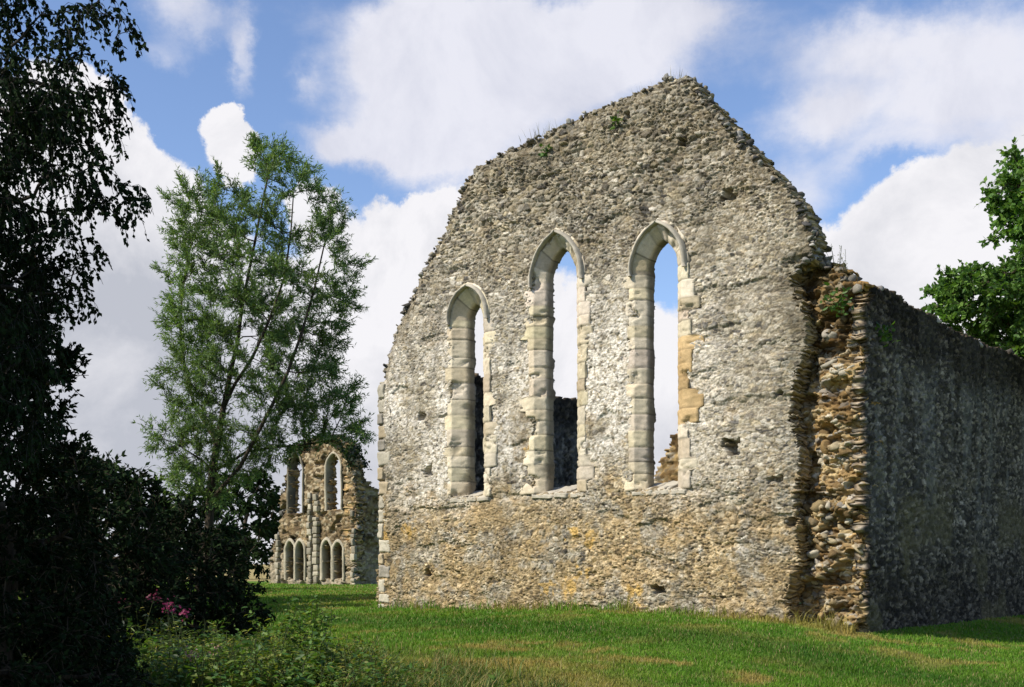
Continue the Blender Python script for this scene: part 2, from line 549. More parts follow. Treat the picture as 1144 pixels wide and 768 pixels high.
def rubble(name, s0, s1, z0, z1, res, inside, thick, mat, parent, loc, rotz, cell, relief, colour, seed,
           extra=None, back=True, mortar=0.0, ksteps=6, jitter=.05, cells_mask=True):
    ns = int((s1-s0)/res)+1; nz = int((z1-z0)/res)+1
    xs = np.linspace(s0, s1, ns); zs = np.linspace(z0, z1, nz)
    S, Z = np.meshgrid(xs, zs, indexing='ij')

    def field(S, Z):
        wx = S+(fbm(S*1.3, Z*1.3, oct=3, seed=seed)-.5)*.35
        wz = Z+(fbm(S*.8, Z*2.0, oct=3, seed=seed+3)-.5)*.30
        fw = cell(S[:1, :1], Z[:1, :1]); fw = fw[0] if len(fw) == 2 else fw[0][0]
        wx = wx+(fbm(S*1.6/fw, Z*1.6/fw, oct=2, seed=seed+13)-.5)*fw*.75
        wz = wz+(fbm(S*1.6/fw+7, Z*1.6/fw, oct=2, seed=seed+14)-.5)*fw*.50
        cc = cell(S, Z)
        if len(cc) == 2:
            cs, cz = cc
            return vor(wx/cs, wz/cz, seed), cs, cz, wx, wz
        a_, b_, sel = cc                      # two sizes of stone, chosen by sel
        A_ = vor(wx/a_[0], wz/a_[1], seed); B_ = vor(wx/b_[0], wz/b_[1], seed+500)
        pick = lambda p, q: np.where(sel, q, p)
        ids_ = [pick(p, q) for p, q in zip(A_[2], B_[2])]
        cs = np.where(sel, b_[0], a_[0]); cz = np.where(sel, b_[1], a_[1])
        return (pick(A_[0], B_[0]), pick(A_[1], B_[1]), ids_, pick(A_[3], B_[3]), pick(A_[4], B_[4]), None, None), cs, cz, wx, wz
    (f1, f2, ids, dx, dy, sx, sy), cs, cz, wx, wz = field(S, Z)
    edge = smooth(f2-f1, .03, .20)
    rel = relief(S, Z)
    facet = (dx*(ids[1]-.5)+dy*(ids[2]-.35))*2.3
    pat = smooth(fbm(S*1.5, Z*1.9, oct=4, seed=seed+15, rough=.6), .50, .60)*mortar
    rel = rel*(1-.55*pat)
    h = rel*(edge*(.45+.9*ids[0])+edge*facet*.8) - rel*.5
    h += (fbm(S*14, Z*14, oct=3, seed=seed+7)-.5)*rel*.9
    h += (fbm(S*.7, Z*.7, oct=3, seed=seed+9)-.5)*.10
    if extra is not None:
        h = h+extra(S, Z)
    colr = colour(S, Z, edge*(1-.6*pat), ids, f1)
    # face mask by stone cell so that the edge is made of whole stones
    Sc = .25*(S[:-1, :-1]+S[1:, :-1]+S[1:, 1:]+S[:-1, 1:]); Zc = .25*(Z[:-1, :-1]+Z[1:, :-1]+Z[1:, 1:]+Z[:-1, 1:])
    (g1, g2, gi, gdx, gdy, _, _), gcs, gcz, _, _ = field(Sc, Zc)
    if cells_mask:
        mask = inside(Sc-gdx*gcs, Zc-gdy*gcz)
    else:
        mask = inside(Sc, Zc)
    idx = np.arange(ns*nz).reshape(ns, nz)
    q = np.stack([idx[:-1, :-1], idx[1:, :-1], idx[1:, 1:], idx[:-1, 1:]], -1)
    front = q[mask]
    V = np.stack([S, -h, Z], -1).reshape(-1, 3)
    C = colr.reshape(-1, 3)
    verts = [V]; cols = [C]; faces = [front]
    # boundary edges
    pm = np.pad(mask, 1)
    be = []
    c = pm[1:-1, 1:-1]
    for (di, dj, a, b) in ((-1, 0, 3, 0), (1, 0, 1, 2), (0, -1, 0, 1), (0, 1, 2, 3)):
        nb = pm[1+di:pm.shape[0]-1+di, 1+dj:pm.shape[1]-1+dj]
        e = c & ~nb
        be.append(np.stack([q[..., a][e], q[..., b][e]], -1))
    be = np.concatenate(be)
    ub, inv = np.unique(be, return_inverse=True); inv = inv.reshape(be.shape)
    nb_ = len(ub)
    base = len(V)
    prev = ub
    PB = V[ub]
    off = base
    K = ksteps
    for k in range(1, K+1):
        t = k/K
        p = PB.copy()
        p[:, 1] = PB[:, 1]*(1-t)+thick*t
        if k < K:
            p[:, 0] += (vnoise(PB[:, 0]*6, PB[:, 2]*6, np.full(nb_, t*thick*8), seed+20)-.5)*2*jitter
            p[:, 2] += (vnoise(PB[:, 0]*6, PB[:, 2]*6, np.full(nb_, t*thick*8), seed+21)-.5)*2*jitter
            new = np.arange(off, off+nb_)
            verts.append(p)
            r = vnoise(PB[:, 0]*9, PB[:, 2]*12, np.full(nb_, t*thick*9), seed+22)
            r2 = vnoise(PB[:, 0]*19, PB[:, 2]*22, np.full(nb_, t*thick*19), seed+23)
            cols.append(stone_tints(np.clip(r*1.6-.3, 0, .999), r2)*.8*(C[ub]/(.001+C[ub].mean(1, keepdims=True)))*.8)
            off += nb_
        else:
            if back:
                new = None
            else:
                new = np.arange(off, off+nb_); verts.append(p); cols.append(C[ub]); off += nb_
        if new is None:
            # back sheet: compact copy of the used vertices
            used = np.unique(front)
            mp = np.full(len(V), -1, np.int64); mp[used] = np.arange(len(used))+off
            vb = V[used].copy(); vb[:, 1] = thick+(h.ravel()[used])*.8
            verts.append(vb); cols.append(C[used])
            faces.append(mp[front][:, ::-1])
            new = mp[ub]
        pi = prev[inv]; ni = new[inv]
        faces.append(np.stack([pi[:, 1], pi[:, 0], ni[:, 0], ni[:, 1]], -1))
        prev = new
    V = np.concatenate(verts); C = np.concatenate(cols)
    # drop unused vertices
    allf = np.concatenate(faces)
    used = np.unique(allf)
    mp = np.zeros(len(V), np.int64); mp[used] = np.arange(len(used))
    me = mk_mesh(name, V[used], [mp[allf]], C[used])
    return link(name, me, mat, parent, loc, rotz)


ruin = empty('ruined_abbey_range', (LX, LY, 0), ROT)
tag(ruin, 'large ruined flint and stone gable with three tall lancet windows and a shaded side wall', 'ruin')

outline_px = [(421, 700), (421, 560), (421, 440), (429, 405), (443, 360), (462, 317), (478, 286), (492, 262), (505, 230), (517, 205), (531, 186),
              (564, 166), (595, 153), (634, 134), (673, 118), (712, 100), (744, 86), (766, 84), (783, 106), (800, 124), (822, 150),
              (853, 184), (872, 204), (890, 226), (903, 250), (908, 268), (907, 286), (881, 303), (883, 322), (896, 351), (897, 385), (884, 426), (878, 456),
              (891, 509), (884, 562), (889, 626), (876, 668), (876, 720)]
OUT = [W(*p) for p in outline_px]
OUT[0] = (0.0, -.6); OUT[1] = (0.0, 1.5); OUT[2] = (0.02, W(421, 440)[1]); OUT[-1] = (W(884, 700)[0], -.6)

# windows: centre s, narrow half width a, chamfer c, sill z, springing z, radius factor
def win(cx_l, cx_r, py_sill, py_spring, py_apex, c=.20):
    sl, _ = W(cx_l, 500); sr, _ = W(cx_r, 500)
    cs = (sl+sr)/2; A = (sr-sl)/2
    px = (cx_l+cx_r)/2
    return dict(s=cs, a=A-c, c=c, z0=W(px, py_sill)[1], z1=W(px, py_spring)[1], za=W(px, py_apex)[1])


WINS = [win(506, 542.5, 553, 352, 324, .27), win(598, 648, 548, 308, 264), win(710, 762, 544, 295, 254)]
for w in WINS:   # arc geometry of the narrow opening: springing z1, apex za measured at the outer (chamfer) edge
    A = w['a']+w['c']
    H = w['za']-w['z1']
    H = max(H*1.10, A*1.3)
    # arc with centre (xc, z1): radius R=A+xc, (R^2 - xc^2)=H^2 -> A^2+2A xc = H^2
    w['xc'] = (H*H-A*A)/(2*A)
    w['R'] = w['a']+w['xc']        # radius for the narrow edge
    w['z1'] = w['za']-H


def win_contains(w, S, Z, off):
    """inside the opening grown by off beyond the narrow edge"""
    x = np.abs(S-w['s'])
    lower = (Z > w['z0']-.05) & (Z <= w['z1']) & (x < w['a']+off)
    R = w['R']+off
    up = (Z > w['z1']) & (np.hypot(x+w['xc'], Z-w['z1']) < R)
    return lower | up


PITS = [(813, 219, .13, .11, .25), (763, 157, .10, .09, .25), (818, 499, .16, .14, .35), (736, 659, .14, .08, .3), (471, 466, .12, .10, .2), (477, 527, .14, .12, .18),
        (880, 583, .14, .10, .25), (476, 640, .09, .08, .2), (562, 214, .10, .05, .15), (835, 160, .09, .06, .2), (700, 128, .08, .07, .2), (548, 250, .07, .05, .15), (866, 536, .14, .06, .2),
        (640, 470, .05, .04, .1), (870, 440, .06, .05, .12)]
PITS = [(*W(a, b), c, d, e) for a, b, c, d, e in PITS]


def gable_extra(S, Z):
    h = np.zeros_like(S)
    for ps, pz, rx, rz, dep in PITS:
        dd = (np.abs((S-ps)/rx)**3+np.abs((Z-pz)/rz)**3)**(1/3)
        h -= dep*smooth(dd+(fbm(S*11, Z*13, oct=2, seed=61)-.5)*1.5, 1.15, .75)
    # weathered plaster-like skin over the middle, deeper joints above
    # eroded course under the sills
    zz = W(600, 556)[1]
    # erode towards the free edges so they are not knife-sharp
    d = poly_dist(S, Z, OUT)
    h -= .10*smooth(d, .35, 0)*(Z > 1.0)
    # recess bands
    h -= .05*smooth(fbm(S*1.1, Z*2.6, oct=3, seed=66), .58, .72)
    return h


def gable_colour(S, Z, edge, ids, f1):
    st = stone_tints(ids[3], ids[4])*.92
    mort = np.array([.30, .26, .19])
    c = st*edge[..., None]+mort*(1-edge[..., None])*(.8+.4*vnoise(S*8, Z*8, seed=70))[..., None]
    n1 = fbm(S*.8, Z*.8, oct=5, seed=71, rough=.6); n2 = fbm(S*2.2, Z*2.2, oct=4, seed=72, rough=.6)
    # lime wash remains around the windows
    Zn = Z+(n1-.5)*3.2+(n2-.5)*1.2
    lw = smooth(Zn, 2.0, 3.6)*smooth(Z, 8.0, 5.5)*smooth(n1*.6+n2*.4, .34, .54)*smooth(np.abs(S-4.0), 7.5, 3.0)
    fine = fbm(S*16, Z*16, oct=3, seed=78)
    lw2 = lw*smooth(fine, .30, .55)
    c = c*(1-.82*lw2[..., None])+np.array([.78, .755, .72])*(.70+.5*fine)[..., None]*.82*lw2[..., None]
    # general pale flecks
    fl = smooth(fbm(S*11, Z*15, oct=2, seed=79), .60, .70)
    c = c*(1-.45*fl[..., None])+np.array([.58, .55, .48])*.45*fl[..., None]
    # warm foot
    wf = smooth(Zn, 3.6, 1.8)*smooth(n2, .36, .58)
    c = c*(1-wf[..., None]*.75)+(c*np.array([1.12, .93, .62]))*wf[..., None]*.75
    # ochre patches
    oc = smooth(fbm(S*1.7+9, Z*2.1, oct=6, seed=73, rough=.75), .53, .66)*.6*(.25+.75*smooth(Z, 5.5, 2))
    c = c*(1-oc[..., None])+np.array([.40, .30, .17])*(.6+.8*ids[4])[..., None]*oc[..., None]
    # dark lichen at the head of the wall
    dk = smooth(Z+1.6*(n1-.5)*3, 8.2, 10.8)*.6
    d = poly_dist(S, Z, OUT)
    dk = np.maximum(dk, smooth(d+.5*(n2-.5), .55, .05)*.65*(Z > 5))
    c = c*(1-dk[..., None]*.8)+c*np.array([.40, .37, .30])*dk[..., None]*.8
    # grey-black rain stains
    stn = smooth(fbm(S*1.9, Z*.5, oct=4, seed=74), .56, .68)*.4
    c = c*(1-stn[..., None])+c*.5*stn[..., None]
    for px, py, r in ((637, 657, .17), (709, 663, .16), (661, 602, .16), (640, 600, .10), (611, 657, .09), (650, 640, .10), (425, 600, .15), (455, 590, .2), (590, 505, .1)):
        ps, pz = W(px, py)
        k = smooth(np.hypot(S-ps, Z-pz)+(vnoise(S*12, Z*12, seed=75)-.5)*.45, r*1.4, r*.3)*.7
        c = c*(1-k[..., None])+np.array([.55, .37, .12])*(.7+.6*ids[4])[..., None]*k[..., None]
    c = c*(.62+.76*vnoise(S*34, Z*46, seed=99))[..., None]
    return c*np.array([.88, .85, .785])*(.78+.40*fbm(S*.45, Z*.6, oct=4, seed=87, rough=.6))[..., None]


def gable_cell(S, Z):
    return (0.095, 0.046), (0.165, 0.082), (fbm(S*1.3, Z*1.8, oct=3, seed=88)+.16*smooth(Z, 6.5, 9.5)-.05*smooth(Z, 6, 3)) > .56


def gable_inside(S, Z):
    m = in_poly(S, Z, OUT)
    for w in WINS:
        m &= ~win_contains(w, S, Z, w['c']+.085)
    return m


TH = .75
rubble('gable_wall', -.2, 12.6, -.5, 11.9, .0155, gable_inside, TH, M_RUB, ruin, (0, 0, 0), 0, gable_cell,
       lambda S, Z: .028+.024*smooth(Z, 7.2, 9.5)-.008*smooth(Z, 2.5, 3.5)*smooth(Z, 7.5, 6)+.004*smooth(Z, 3, 1.5), gable_colour, 11, gable_extra, mortar=.55)


# dressed window surrounds
def surround(w, name, parent, seed, orange=False):
    rng = np.random.default_rng(seed)
    a, c, R, xc, z0, z1 = w['a'], w['c'], w['R'], w['xc'], w['z0'], w['z1']
    # profile: (outward offset from narrow edge, depth) with parameter; outer width varies by course
    prof = [('w', .04), ('w', -.034), (c+.015, -.034), (c, -.02), (.0, c-.035), (0, c+.22), (.30, TH-.01), (.36, TH+.012)]
    # refine profile
    pr = []
    for i in range(len(prof)-1):
        n = [2, 6, 1, 5, 5, 6, 1][i]
        for k in range(n):
            pr.append((i, k/n))
    pr.append((len(prof)-2, 1.0))
    # path samples
    res = .028
    hj = z1-z0+.06
    nj = int(hj/res)
    ra = R+c*.5; th0 = math.acos(min(1, xc/ra)); La = ra*th0
    na = int(La/res)
    path = [('L', k/nj) for k in range(nj+1)]+[('AL', k/na) for k in range(1, na+1)]
    rpath = [('AR', k/na) for k in range(na, -1, -1)]+[('R', 1-k/nj) for k in range(1, nj+1)]
    allp = path+rpath

    # courses along the path
    def course_id(side, f):
        if side in ('L', 'R'):
            z = f*hj
            arr = cl if side == 'L' else cr
            return int(np.searchsorted(arr, z)), arr
        arr = vl
        return 1000+int(np.searchsorted(arr, f*La)), arr

    def courses(total, lo, hi):
        v = [0]; 
        while v[-1] < total:
            v.append(v[-1]+rng.uniform(lo, hi))
        return np.array(v[1:])
    cl, cr, vl = courses(hj, .22, .42), courses(hj, .22, .42), courses(La, .30, .45)
    wid = {}
    V = []; C = []
    tint = {}
    for (side, f) in allp:
        cid, arr = course_id(side, f)
        key = (side, cid)
        if key not in wid:
            ww = c+(rng.uniform(.14, .40) if side in ('L', 'R') else rng.uniform(.14, .19))
            if side in ('L', 'R') and rng.random() < .35: ww = c+.15
            elif side in ('L', 'R') and rng.random() < .22: ww = c+rng.uniform(.45, .62)
            base = np.array([.62, .555, .43])*rng.uniform(.82, 1.12)*np.array([1, rng.uniform(.95, 1.0), rng.uniform(.86, 1.02)])
            if orange and side == 'R':
                zz = z0+f*hj
                if 4.1 < zz < 5.9 and rng.random() < .85: base = np.array([.52, .37, .19])*rng.uniform(.75, 1.1)
            if rng.random() < .10: base = base*np.array([.74, .71, .66])
            wid[key] = (ww, rng.uniform(-.012, .012), rng.uniform(-.012, .012)); tint[key] = base
        ww, dyo, dco = wid[key]
        tot = f*(hj if side in ('L', 'R') else La)
        prevb = arr[np.searchsorted(arr, tot)-1] if np.searchsorted(arr, tot) > 0 else 0
        nextb = arr[min(np.searchsorted(arr, tot), len(arr)-1)]
        jd = min(abs(tot-prevb), abs(nextb-tot))
        joint = math.exp(-(jd/.012)**2)
        for (i, k) in pr:
            o0, d0 = prof[i]; o1, d1 = prof[i+1]
            o0 = ww if o0 == 'w' else o0; o1 = ww if o1 == 'w' else o1
            o = o0+(o1-o0)*k; d = d0+(d1-d0)*k
            if d < .5:
                d += dyo
            if 0 < o < c+.02: o += dco*.6
            d += joint*.014
            if i == 3 or i == 4: o += joint*.010
            sgn = -1 if side in ('L', 'AL') else 1
            if side in ('L', 'R'):
                s = w['s']+sgn*(a+o); z = z0-.06+f*hj
            else:
                rr = R+o
                tm = math.acos(max(-1, min(1, xc/rr)))
                s = w['s']+sgn*(-xc+rr*math.cos(tm*f)); z = z1+rr*math.sin(tm*f)
            V.append((s, d, z)); C.append(tint[key]*(1-.55*joint))
    V = np.array(V); C = np.array(C)
    # weathering, and a reveal that darkens with depth
    nn = fbm(V[:, 0]*3+seed, V[:, 2]*3, V[:, 1]*3, oct=5, seed=seed, rough=.6)
    bite = smooth(nn, .57, .72)
    out_mask = (V[:, 1] < TH-.05)
    amp = (fbm(V[:, 0]*16, V[:, 2]*16, V[:, 1]*16, oct=3, seed=seed+1, rough=.7)-.5)*.045+bite*.085
    V[:, 1] += amp*out_mask
    V[:, 1] += out_mask*.05*smooth(np.abs(V[:, 0]-w['s'])-a-c+.22*(fbm(V[:, 2]*5, V[:, 0]*5, oct=3, seed=seed+8)-.4), .16, .42)
    V[:, 0] += (fbm(V[:, 0]*8, V[:, 2]*8, V[:, 1]*8, oct=3, seed=seed+2)-.5)*.035*out_mask*(np.abs(V[:, 0]-w['s']) > .03)
    lich = smooth(fbm(V[:, 0]*2, V[:, 2]*1.2, V[:, 1]*2, oct=4, seed=seed+4), .5, .7)[:, None]
    C = C*(1-.4*lich)+C*np.array([.62, .58, .50])*.4*lich
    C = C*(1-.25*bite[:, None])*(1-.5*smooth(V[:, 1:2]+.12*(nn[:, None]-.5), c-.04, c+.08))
    npf = len(pr); npa = len(allp)
    idx = np.arange(npf*npa).reshape(npa, npf)
    f = np.stack([idx[:-1, :-1], idx[:-1, 1:], idx[1:, 1:], idx[1:, :-1]], -1).reshape(-1, 4)
    me = mk_mesh(name, V, [f], C)
    return link(name, me, M_ASH, parent)


def hood(w, parent, seed, keep=(0, 1)):
    rng = np.random.default_rng(seed)
    a, c, R, xc, z0, z1 = w['a'], w['c'], w['R'], w['xc'], w['z0'], w['z1']
    o0 = c+.055
    prof = [(.02, .0), (.0, -.10), (.01, -.15), (.04, -.15), (.07, -.10), (.08, .0)]
    V = []; npf = len(prof)
    na = 34
    samples = [('L', -.10)]+[('L', k/na) for k in range(na+1)]+[('R', k/na) for k in range(na, -1, -1)]+[('R', -.10)]
    for side, f in samples:
        sgn = -1 if side == 'L' else 1
        for po, pd in prof:
            rr = R+o0+po
            tm = math.acos(xc/rr)
            if f < 0:
                s = w['s']+sgn*(-xc+rr); z = z1+f
            else:
                s = w['s']+sgn*(-xc+rr*math.cos(tm*f)); z = z1+rr*math.sin(tm*f)
            V.append((s, pd, z))
    V = np.array(V)
    V[:, 1] += (fbm(V[:, 0]*7, V[:, 2]*7, oct=3, seed=seed)-.5)*.04
    n = len(samples)
    idx = np.arange(n*npf).reshape(n, npf)
    f = np.stack([idx[:-1, :-1], idx[:-1, 1:], idx[1:, 1:], idx[1:, :-1]], -1).reshape(-1, 4)
    # close the two ends
    ends = [list(idx[0]), list(idx[-1][::-1])]
    C = np.array([.46, .42, .34])*(.6+.5*fbm(V[:, 0]*4, V[:, 2]*4, oct=3, seed=seed+3))[:, None]
    me = mk_mesh('hood_mould', V, [f, np.array(ends)], C)
    return link('hood_mould', me, M_ASH, parent)


def block(name, s0, s1, y0, y1, z0, z1, parent, col, seed, n=(10, 6, 5), top_slope=0.0, mat=None, worn=.03):
    """a weathered dressed block, dense enough to look worn"""
    V = []; faces = []
    ax = [np.linspace(s0, s1, n[0]), np.linspace(y0, y1, n[1]), np.linspace(z0, z1, n[2])]

    def sheet(u, v, fixed, axis, flip):
        U, Vv = np.meshgrid(u, v, indexing='ij')
        P = np.zeros(U.shape+(3,))
        oth = [i for i in range(3) if i != axis]
        P[..., oth[0]] = U; P[..., oth[1]] = Vv; P[..., axis] = fixed
        b = sum(len(x) for x in V)
        idx = np.arange(U.size).reshape(U.shape)+b
        f = np.stack([idx[:-1, :-1], idx[1:, :-1], idx[1:, 1:], idx[:-1, 1:]], -1).reshape(-1, 4)
        if flip: f = f[:, ::-1]
        V.append(P.reshape(-1, 3)); faces.append(f)
    sheet(ax[1], ax[2], s0, 0, True); sheet(ax[1], ax[2], s1, 0, False)
    sheet(ax[0], ax[2], y0, 1, False); sheet(ax[0], ax[2], y1, 1, True)
    sheet(ax[0], ax[1], z0, 2, True); sheet(ax[0], ax[1], z1, 2, False)
    V = np.concatenate(V)
    t = (V[:, 1]-y0)/(y1-y0); hh = (V[:, 2]-z0)/(z1-z0)
    V[:, 2] += top_slope*t*hh
    # round the corners and wear: function of position so shared corners stay shut
    ctr = np.array([(s0+s1)/2, (y0+y1)/2, (z0+z1)/2]); hf = np.array([(s1-s0)/2, (y1-y0)/2, (z1-z0)/2])
    q = np.abs((V-ctr)/hf)
    edge_ness = np.clip((np.sort(q, axis=1)[:, 1]-.8)/.2, 0, 1)
    V = V-(V-ctr)/np.maximum(np.linalg.norm(V-ctr, axis=1, keepdims=True), 1e-6)*edge_ness[:, None]*worn*.7
    for k in range(3):
        V[:, k] += (fbm(V[:, 0]*6+seed, V[:, 2]*6, V[:, 1]*6, oct=3, seed=seed+k)-.5)*worn
    C = np.array(col)*(.75+.5*fbm(V[:, 0]*3, V[:, 2]*3, V[:, 1]*3, oct=4, seed=seed+5))[:, None]
    return V, faces, C


def join_blocks(name, blks, mat, parent, loc=(0, 0, 0), rotz=0):
    V = []; Fq = []; C = []; b = 0
    for v, fs, c in blks:
        V.append(v); C.append(c); Fq += [f+b for f in fs]; b += len(v)
    me = mk_mesh(name, np.concatenate(V), Fq, np.concatenate(C))
    return link(name, me, mat, parent, loc, rotz)


for i, w in enumerate(WINS):
    wo = surround(w, 'lancet_window', ruin, 100+i*7, orange=(i == 2))
    hood(w, wo, 150+i)
    A = w['a']+w['c']
    blks = []
    e = [-A-.12, -A*.2, A*.5, A+.14]
    for k in range(3):
        blks.append(block('x', w['s']+e[k], w['s']+e[k+1]-.008, -.035, TH-.05, w['z0']-.18, w['z0']-.07+.02*(k % 2), ruin,
                          (.44, .40, .32), 300+i*10+k, (16, 12, 8), .22, worn=.07))
    join_blocks('window_sill', blks, M_ASH, wo)

# quoins at the far left corner
blks = []
z = -.15; k = 0
rq = random.Random(3)
ztop = W(421, 442)[1]
while z < ztop:
    hgt = rq.uniform(.24, .42)
    wd = .42 if k % 2 else .26
    wd += rq.uniform(-.05, .07)
    col = (.47, .43, .34) if rq.random() < .7 else (.45, .37, .25)
    if rq.random() < .08: col = (.33, .30, .25)
    if z > 2.4: col = tuple(v*.80 for v in col)
    blks.append(block('x', .015+rq.uniform(-.02, .02), wd, .0+rq.uniform(-.02, .012), TH*.8+.1, z, z+hgt-.004, ruin, col, 400+k, (16, 12, 12), worn=.065))
    z += hgt; k += 1
join_blocks('corner_quoins', blks, M_ASH, ruin)

# ------------------------------------------------------------------ broken end, side walls
SC_ = W(965, 600, .35)[0]      # outer corner of the side wall
CORE_L = W(872, 500)[0]
core_out = [(CORE_L, -.7), (CORE_L, 6.15), W(880, 284, .35), W(912, 286, .35), W(932, 298, .35), W(945, 312, .35), W(965, 318, .35), (SC_-.13, -.7)]
core_out = [(min(a_, SC_-.13), b_) for a_, b_ in core_out]


def core_relief(S, Z):
    return .07+.0*S


def core_extra(S, Z):
    h = (fbm(S*2.0, Z*3.6, oct=4, seed=80, rough=.6)-.5)*.60
    h -= .22*smooth(fbm(S*2.1, Z*3.4, oct=3, seed=82), .54, .66)
    h -= .22*smooth(S, CORE_L+.75, CORE_L+.25)
    # big hollow at foot left and under the head
    s1, z1 = W(902, 668, .35); h -= .5*smooth(np.hypot((S-s1)/.33, (Z-z1)/.42), 1.1, .5)
    s1, z1 = W(903, 294, .35); h -= .6*smooth(np.hypot((S-s1)/.5, (Z-z1)/.3), 1.1, .5)
    s1, z1 = W(915, 392, .35); h -= .3*smooth(np.hypot((S-s1)/.6, (Z-z1)/.16), 1.1, .5)
    h -= .2*smooth(Z, 1, 6)*smooth(S, 12.3, 11)
    h = np.maximum(h-.02, -.36)
    k = smooth(S, SC_-.22, SC_-.05)
    return h*(1-k)+np.clip(h, -.05, .03)*k


CORE_PAL = .80*np.array([[.50, .38, .20], [.42, .29, .13], [.56, .46, .29], [.35, .23, .10], [.60, .54, .42], [.28, .19, .09], [.44, .34, .2], [.38, .34, .28]])


def core_colour(S, Z, edge, ids, f1):
    c = stone_tints(ids[3], ids[4], CORE_PAL)
    mort = np.array([.42, .29, .13])
    c = c*edge[..., None]+mort*(1-edge[..., None])
    n = fbm(S*2.2, Z*3.5, oct=4, seed=83)
    dk = smooth(n, .45, .58)*.8
    c = c*(1-dk[..., None])+c*np.array([.35, .30, .25])*dk[..., None]
    top = smooth(Z+1.2*(n-.5), 4.7, 5.5)*.85
    return c*(1-top[..., None])+c*np.array([.38, .34, .28])*top[..., None]


rubble('broken_core', CORE_L-.1, SC_+.15, -.6, 7.2, .02, lambda S, Z: in_poly(S, Z, core_out), .9, M_RUB, ruin,
       (0, .38, 0), 0, lambda S, Z: (.20, .085), core_relief, core_colour, 21, core_extra, ksteps=8, jitter=.08)

# right side wall, running back; its outer face is in shade
swo = [SW(965, 318, SC_), SW(985, 322, SC_), SW(1003, 331, SC_), SW(1022, 345, SC_), SW(1040, 350, SC_), SW(1060, 366, SC_), SW(1085, 377, SC_), SW(1104, 386, SC_), SW(1125, 392, SC_), SW(1144, 402, SC_)]
side_out = [(.80, -1.2)]+[(max(t, .80), z) for t, z in swo]+[(12.0, 6.1), (14.0, 5.6), (15.0, 4.6), (15.4, 3.0), (15.6, -1.2)]
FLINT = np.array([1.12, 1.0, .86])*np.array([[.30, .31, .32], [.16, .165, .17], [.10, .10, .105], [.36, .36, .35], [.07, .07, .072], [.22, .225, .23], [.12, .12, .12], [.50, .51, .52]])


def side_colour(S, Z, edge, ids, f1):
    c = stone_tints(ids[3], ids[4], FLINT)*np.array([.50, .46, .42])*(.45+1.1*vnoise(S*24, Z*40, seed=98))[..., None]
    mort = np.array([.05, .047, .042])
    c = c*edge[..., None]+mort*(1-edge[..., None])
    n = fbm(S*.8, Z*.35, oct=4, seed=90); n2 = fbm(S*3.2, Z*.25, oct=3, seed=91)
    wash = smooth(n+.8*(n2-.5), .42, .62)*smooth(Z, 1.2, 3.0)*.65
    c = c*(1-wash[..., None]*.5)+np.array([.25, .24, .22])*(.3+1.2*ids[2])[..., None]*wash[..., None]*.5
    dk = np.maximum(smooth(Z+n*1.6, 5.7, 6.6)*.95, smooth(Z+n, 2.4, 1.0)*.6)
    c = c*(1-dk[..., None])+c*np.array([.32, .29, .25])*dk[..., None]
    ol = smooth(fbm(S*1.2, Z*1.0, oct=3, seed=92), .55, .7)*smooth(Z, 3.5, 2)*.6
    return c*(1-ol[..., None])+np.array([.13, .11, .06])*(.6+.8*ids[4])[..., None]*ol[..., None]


_r = random.Random(4)
face_out = [(1.0, -1.2), (.40, -1.2)]
_z = -1.0
while _z < 6.05:
    face_out.append((_r.choice((.34, .40, .52, .62)), _z)); _h = _r.uniform(.08, .30)
    face_out.append((face_out[-1][0]+_r.uniform(-.03, .03), _z+_h)); _z += _h+.02
face_out += [(.5, 6.15), (1.0, 6.1)]
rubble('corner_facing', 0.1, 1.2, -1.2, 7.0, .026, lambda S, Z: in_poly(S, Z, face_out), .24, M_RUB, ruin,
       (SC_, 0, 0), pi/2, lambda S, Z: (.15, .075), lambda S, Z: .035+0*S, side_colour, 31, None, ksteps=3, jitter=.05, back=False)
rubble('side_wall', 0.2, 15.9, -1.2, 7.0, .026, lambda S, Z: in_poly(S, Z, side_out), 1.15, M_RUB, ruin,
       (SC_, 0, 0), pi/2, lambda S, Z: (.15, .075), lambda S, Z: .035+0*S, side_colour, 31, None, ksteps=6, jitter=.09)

# left side wall: its inner face shows dark through the windows
lp = [(SW(525, 421, 1.0)), SW(537, 421, 1.0), SW(541, 423, 1.0), SW(622, 444, 1.0), SW(643, 446, 1.0)]
left_out = [(.7, -.5), (.7, 6.5)]+[(t, z) for t, z in lp if t > .8]+[(9.6, 6.0), (10.2, 5.2), (10.8, 4.0), (11.4, 2.5), (11.8, -.5)]
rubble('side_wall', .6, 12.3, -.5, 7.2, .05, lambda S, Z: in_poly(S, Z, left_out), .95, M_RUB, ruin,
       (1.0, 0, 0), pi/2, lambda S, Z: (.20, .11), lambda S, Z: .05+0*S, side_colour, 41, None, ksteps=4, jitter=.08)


# loose stones along broken tops and edges
def edge_rocks(poly, i0, i1, y0, y1, per_m, size, seed, inset=.10):
    rng = np.random.default_rng(seed)
    pts = []; sz = []
    for i in range(i0, i1):
        a = np.array(poly[i]); b = np.array(poly[i+1])
        L = np.linalg.norm(b-a)
        n = int(L*per_m*(y1-y0))+1
        t = rng.random(n)
        p = a+(b-a)*t[:, None]
        nrm = np.array([(b-a)[1], -(b-a)[0]])/max(L, 1e-6)
        p = p+nrm*(inset+rng.normal(0, .035, n))[:, None]
        y = rng.uniform(y0, y1, n)
        pts.append(np.stack([p[:, 0], y, p[:, 1]], -1)); sz.append(rng.uniform(size*.55, size*1.3, n))
    return np.concatenate(pts), np.concatenate(sz)


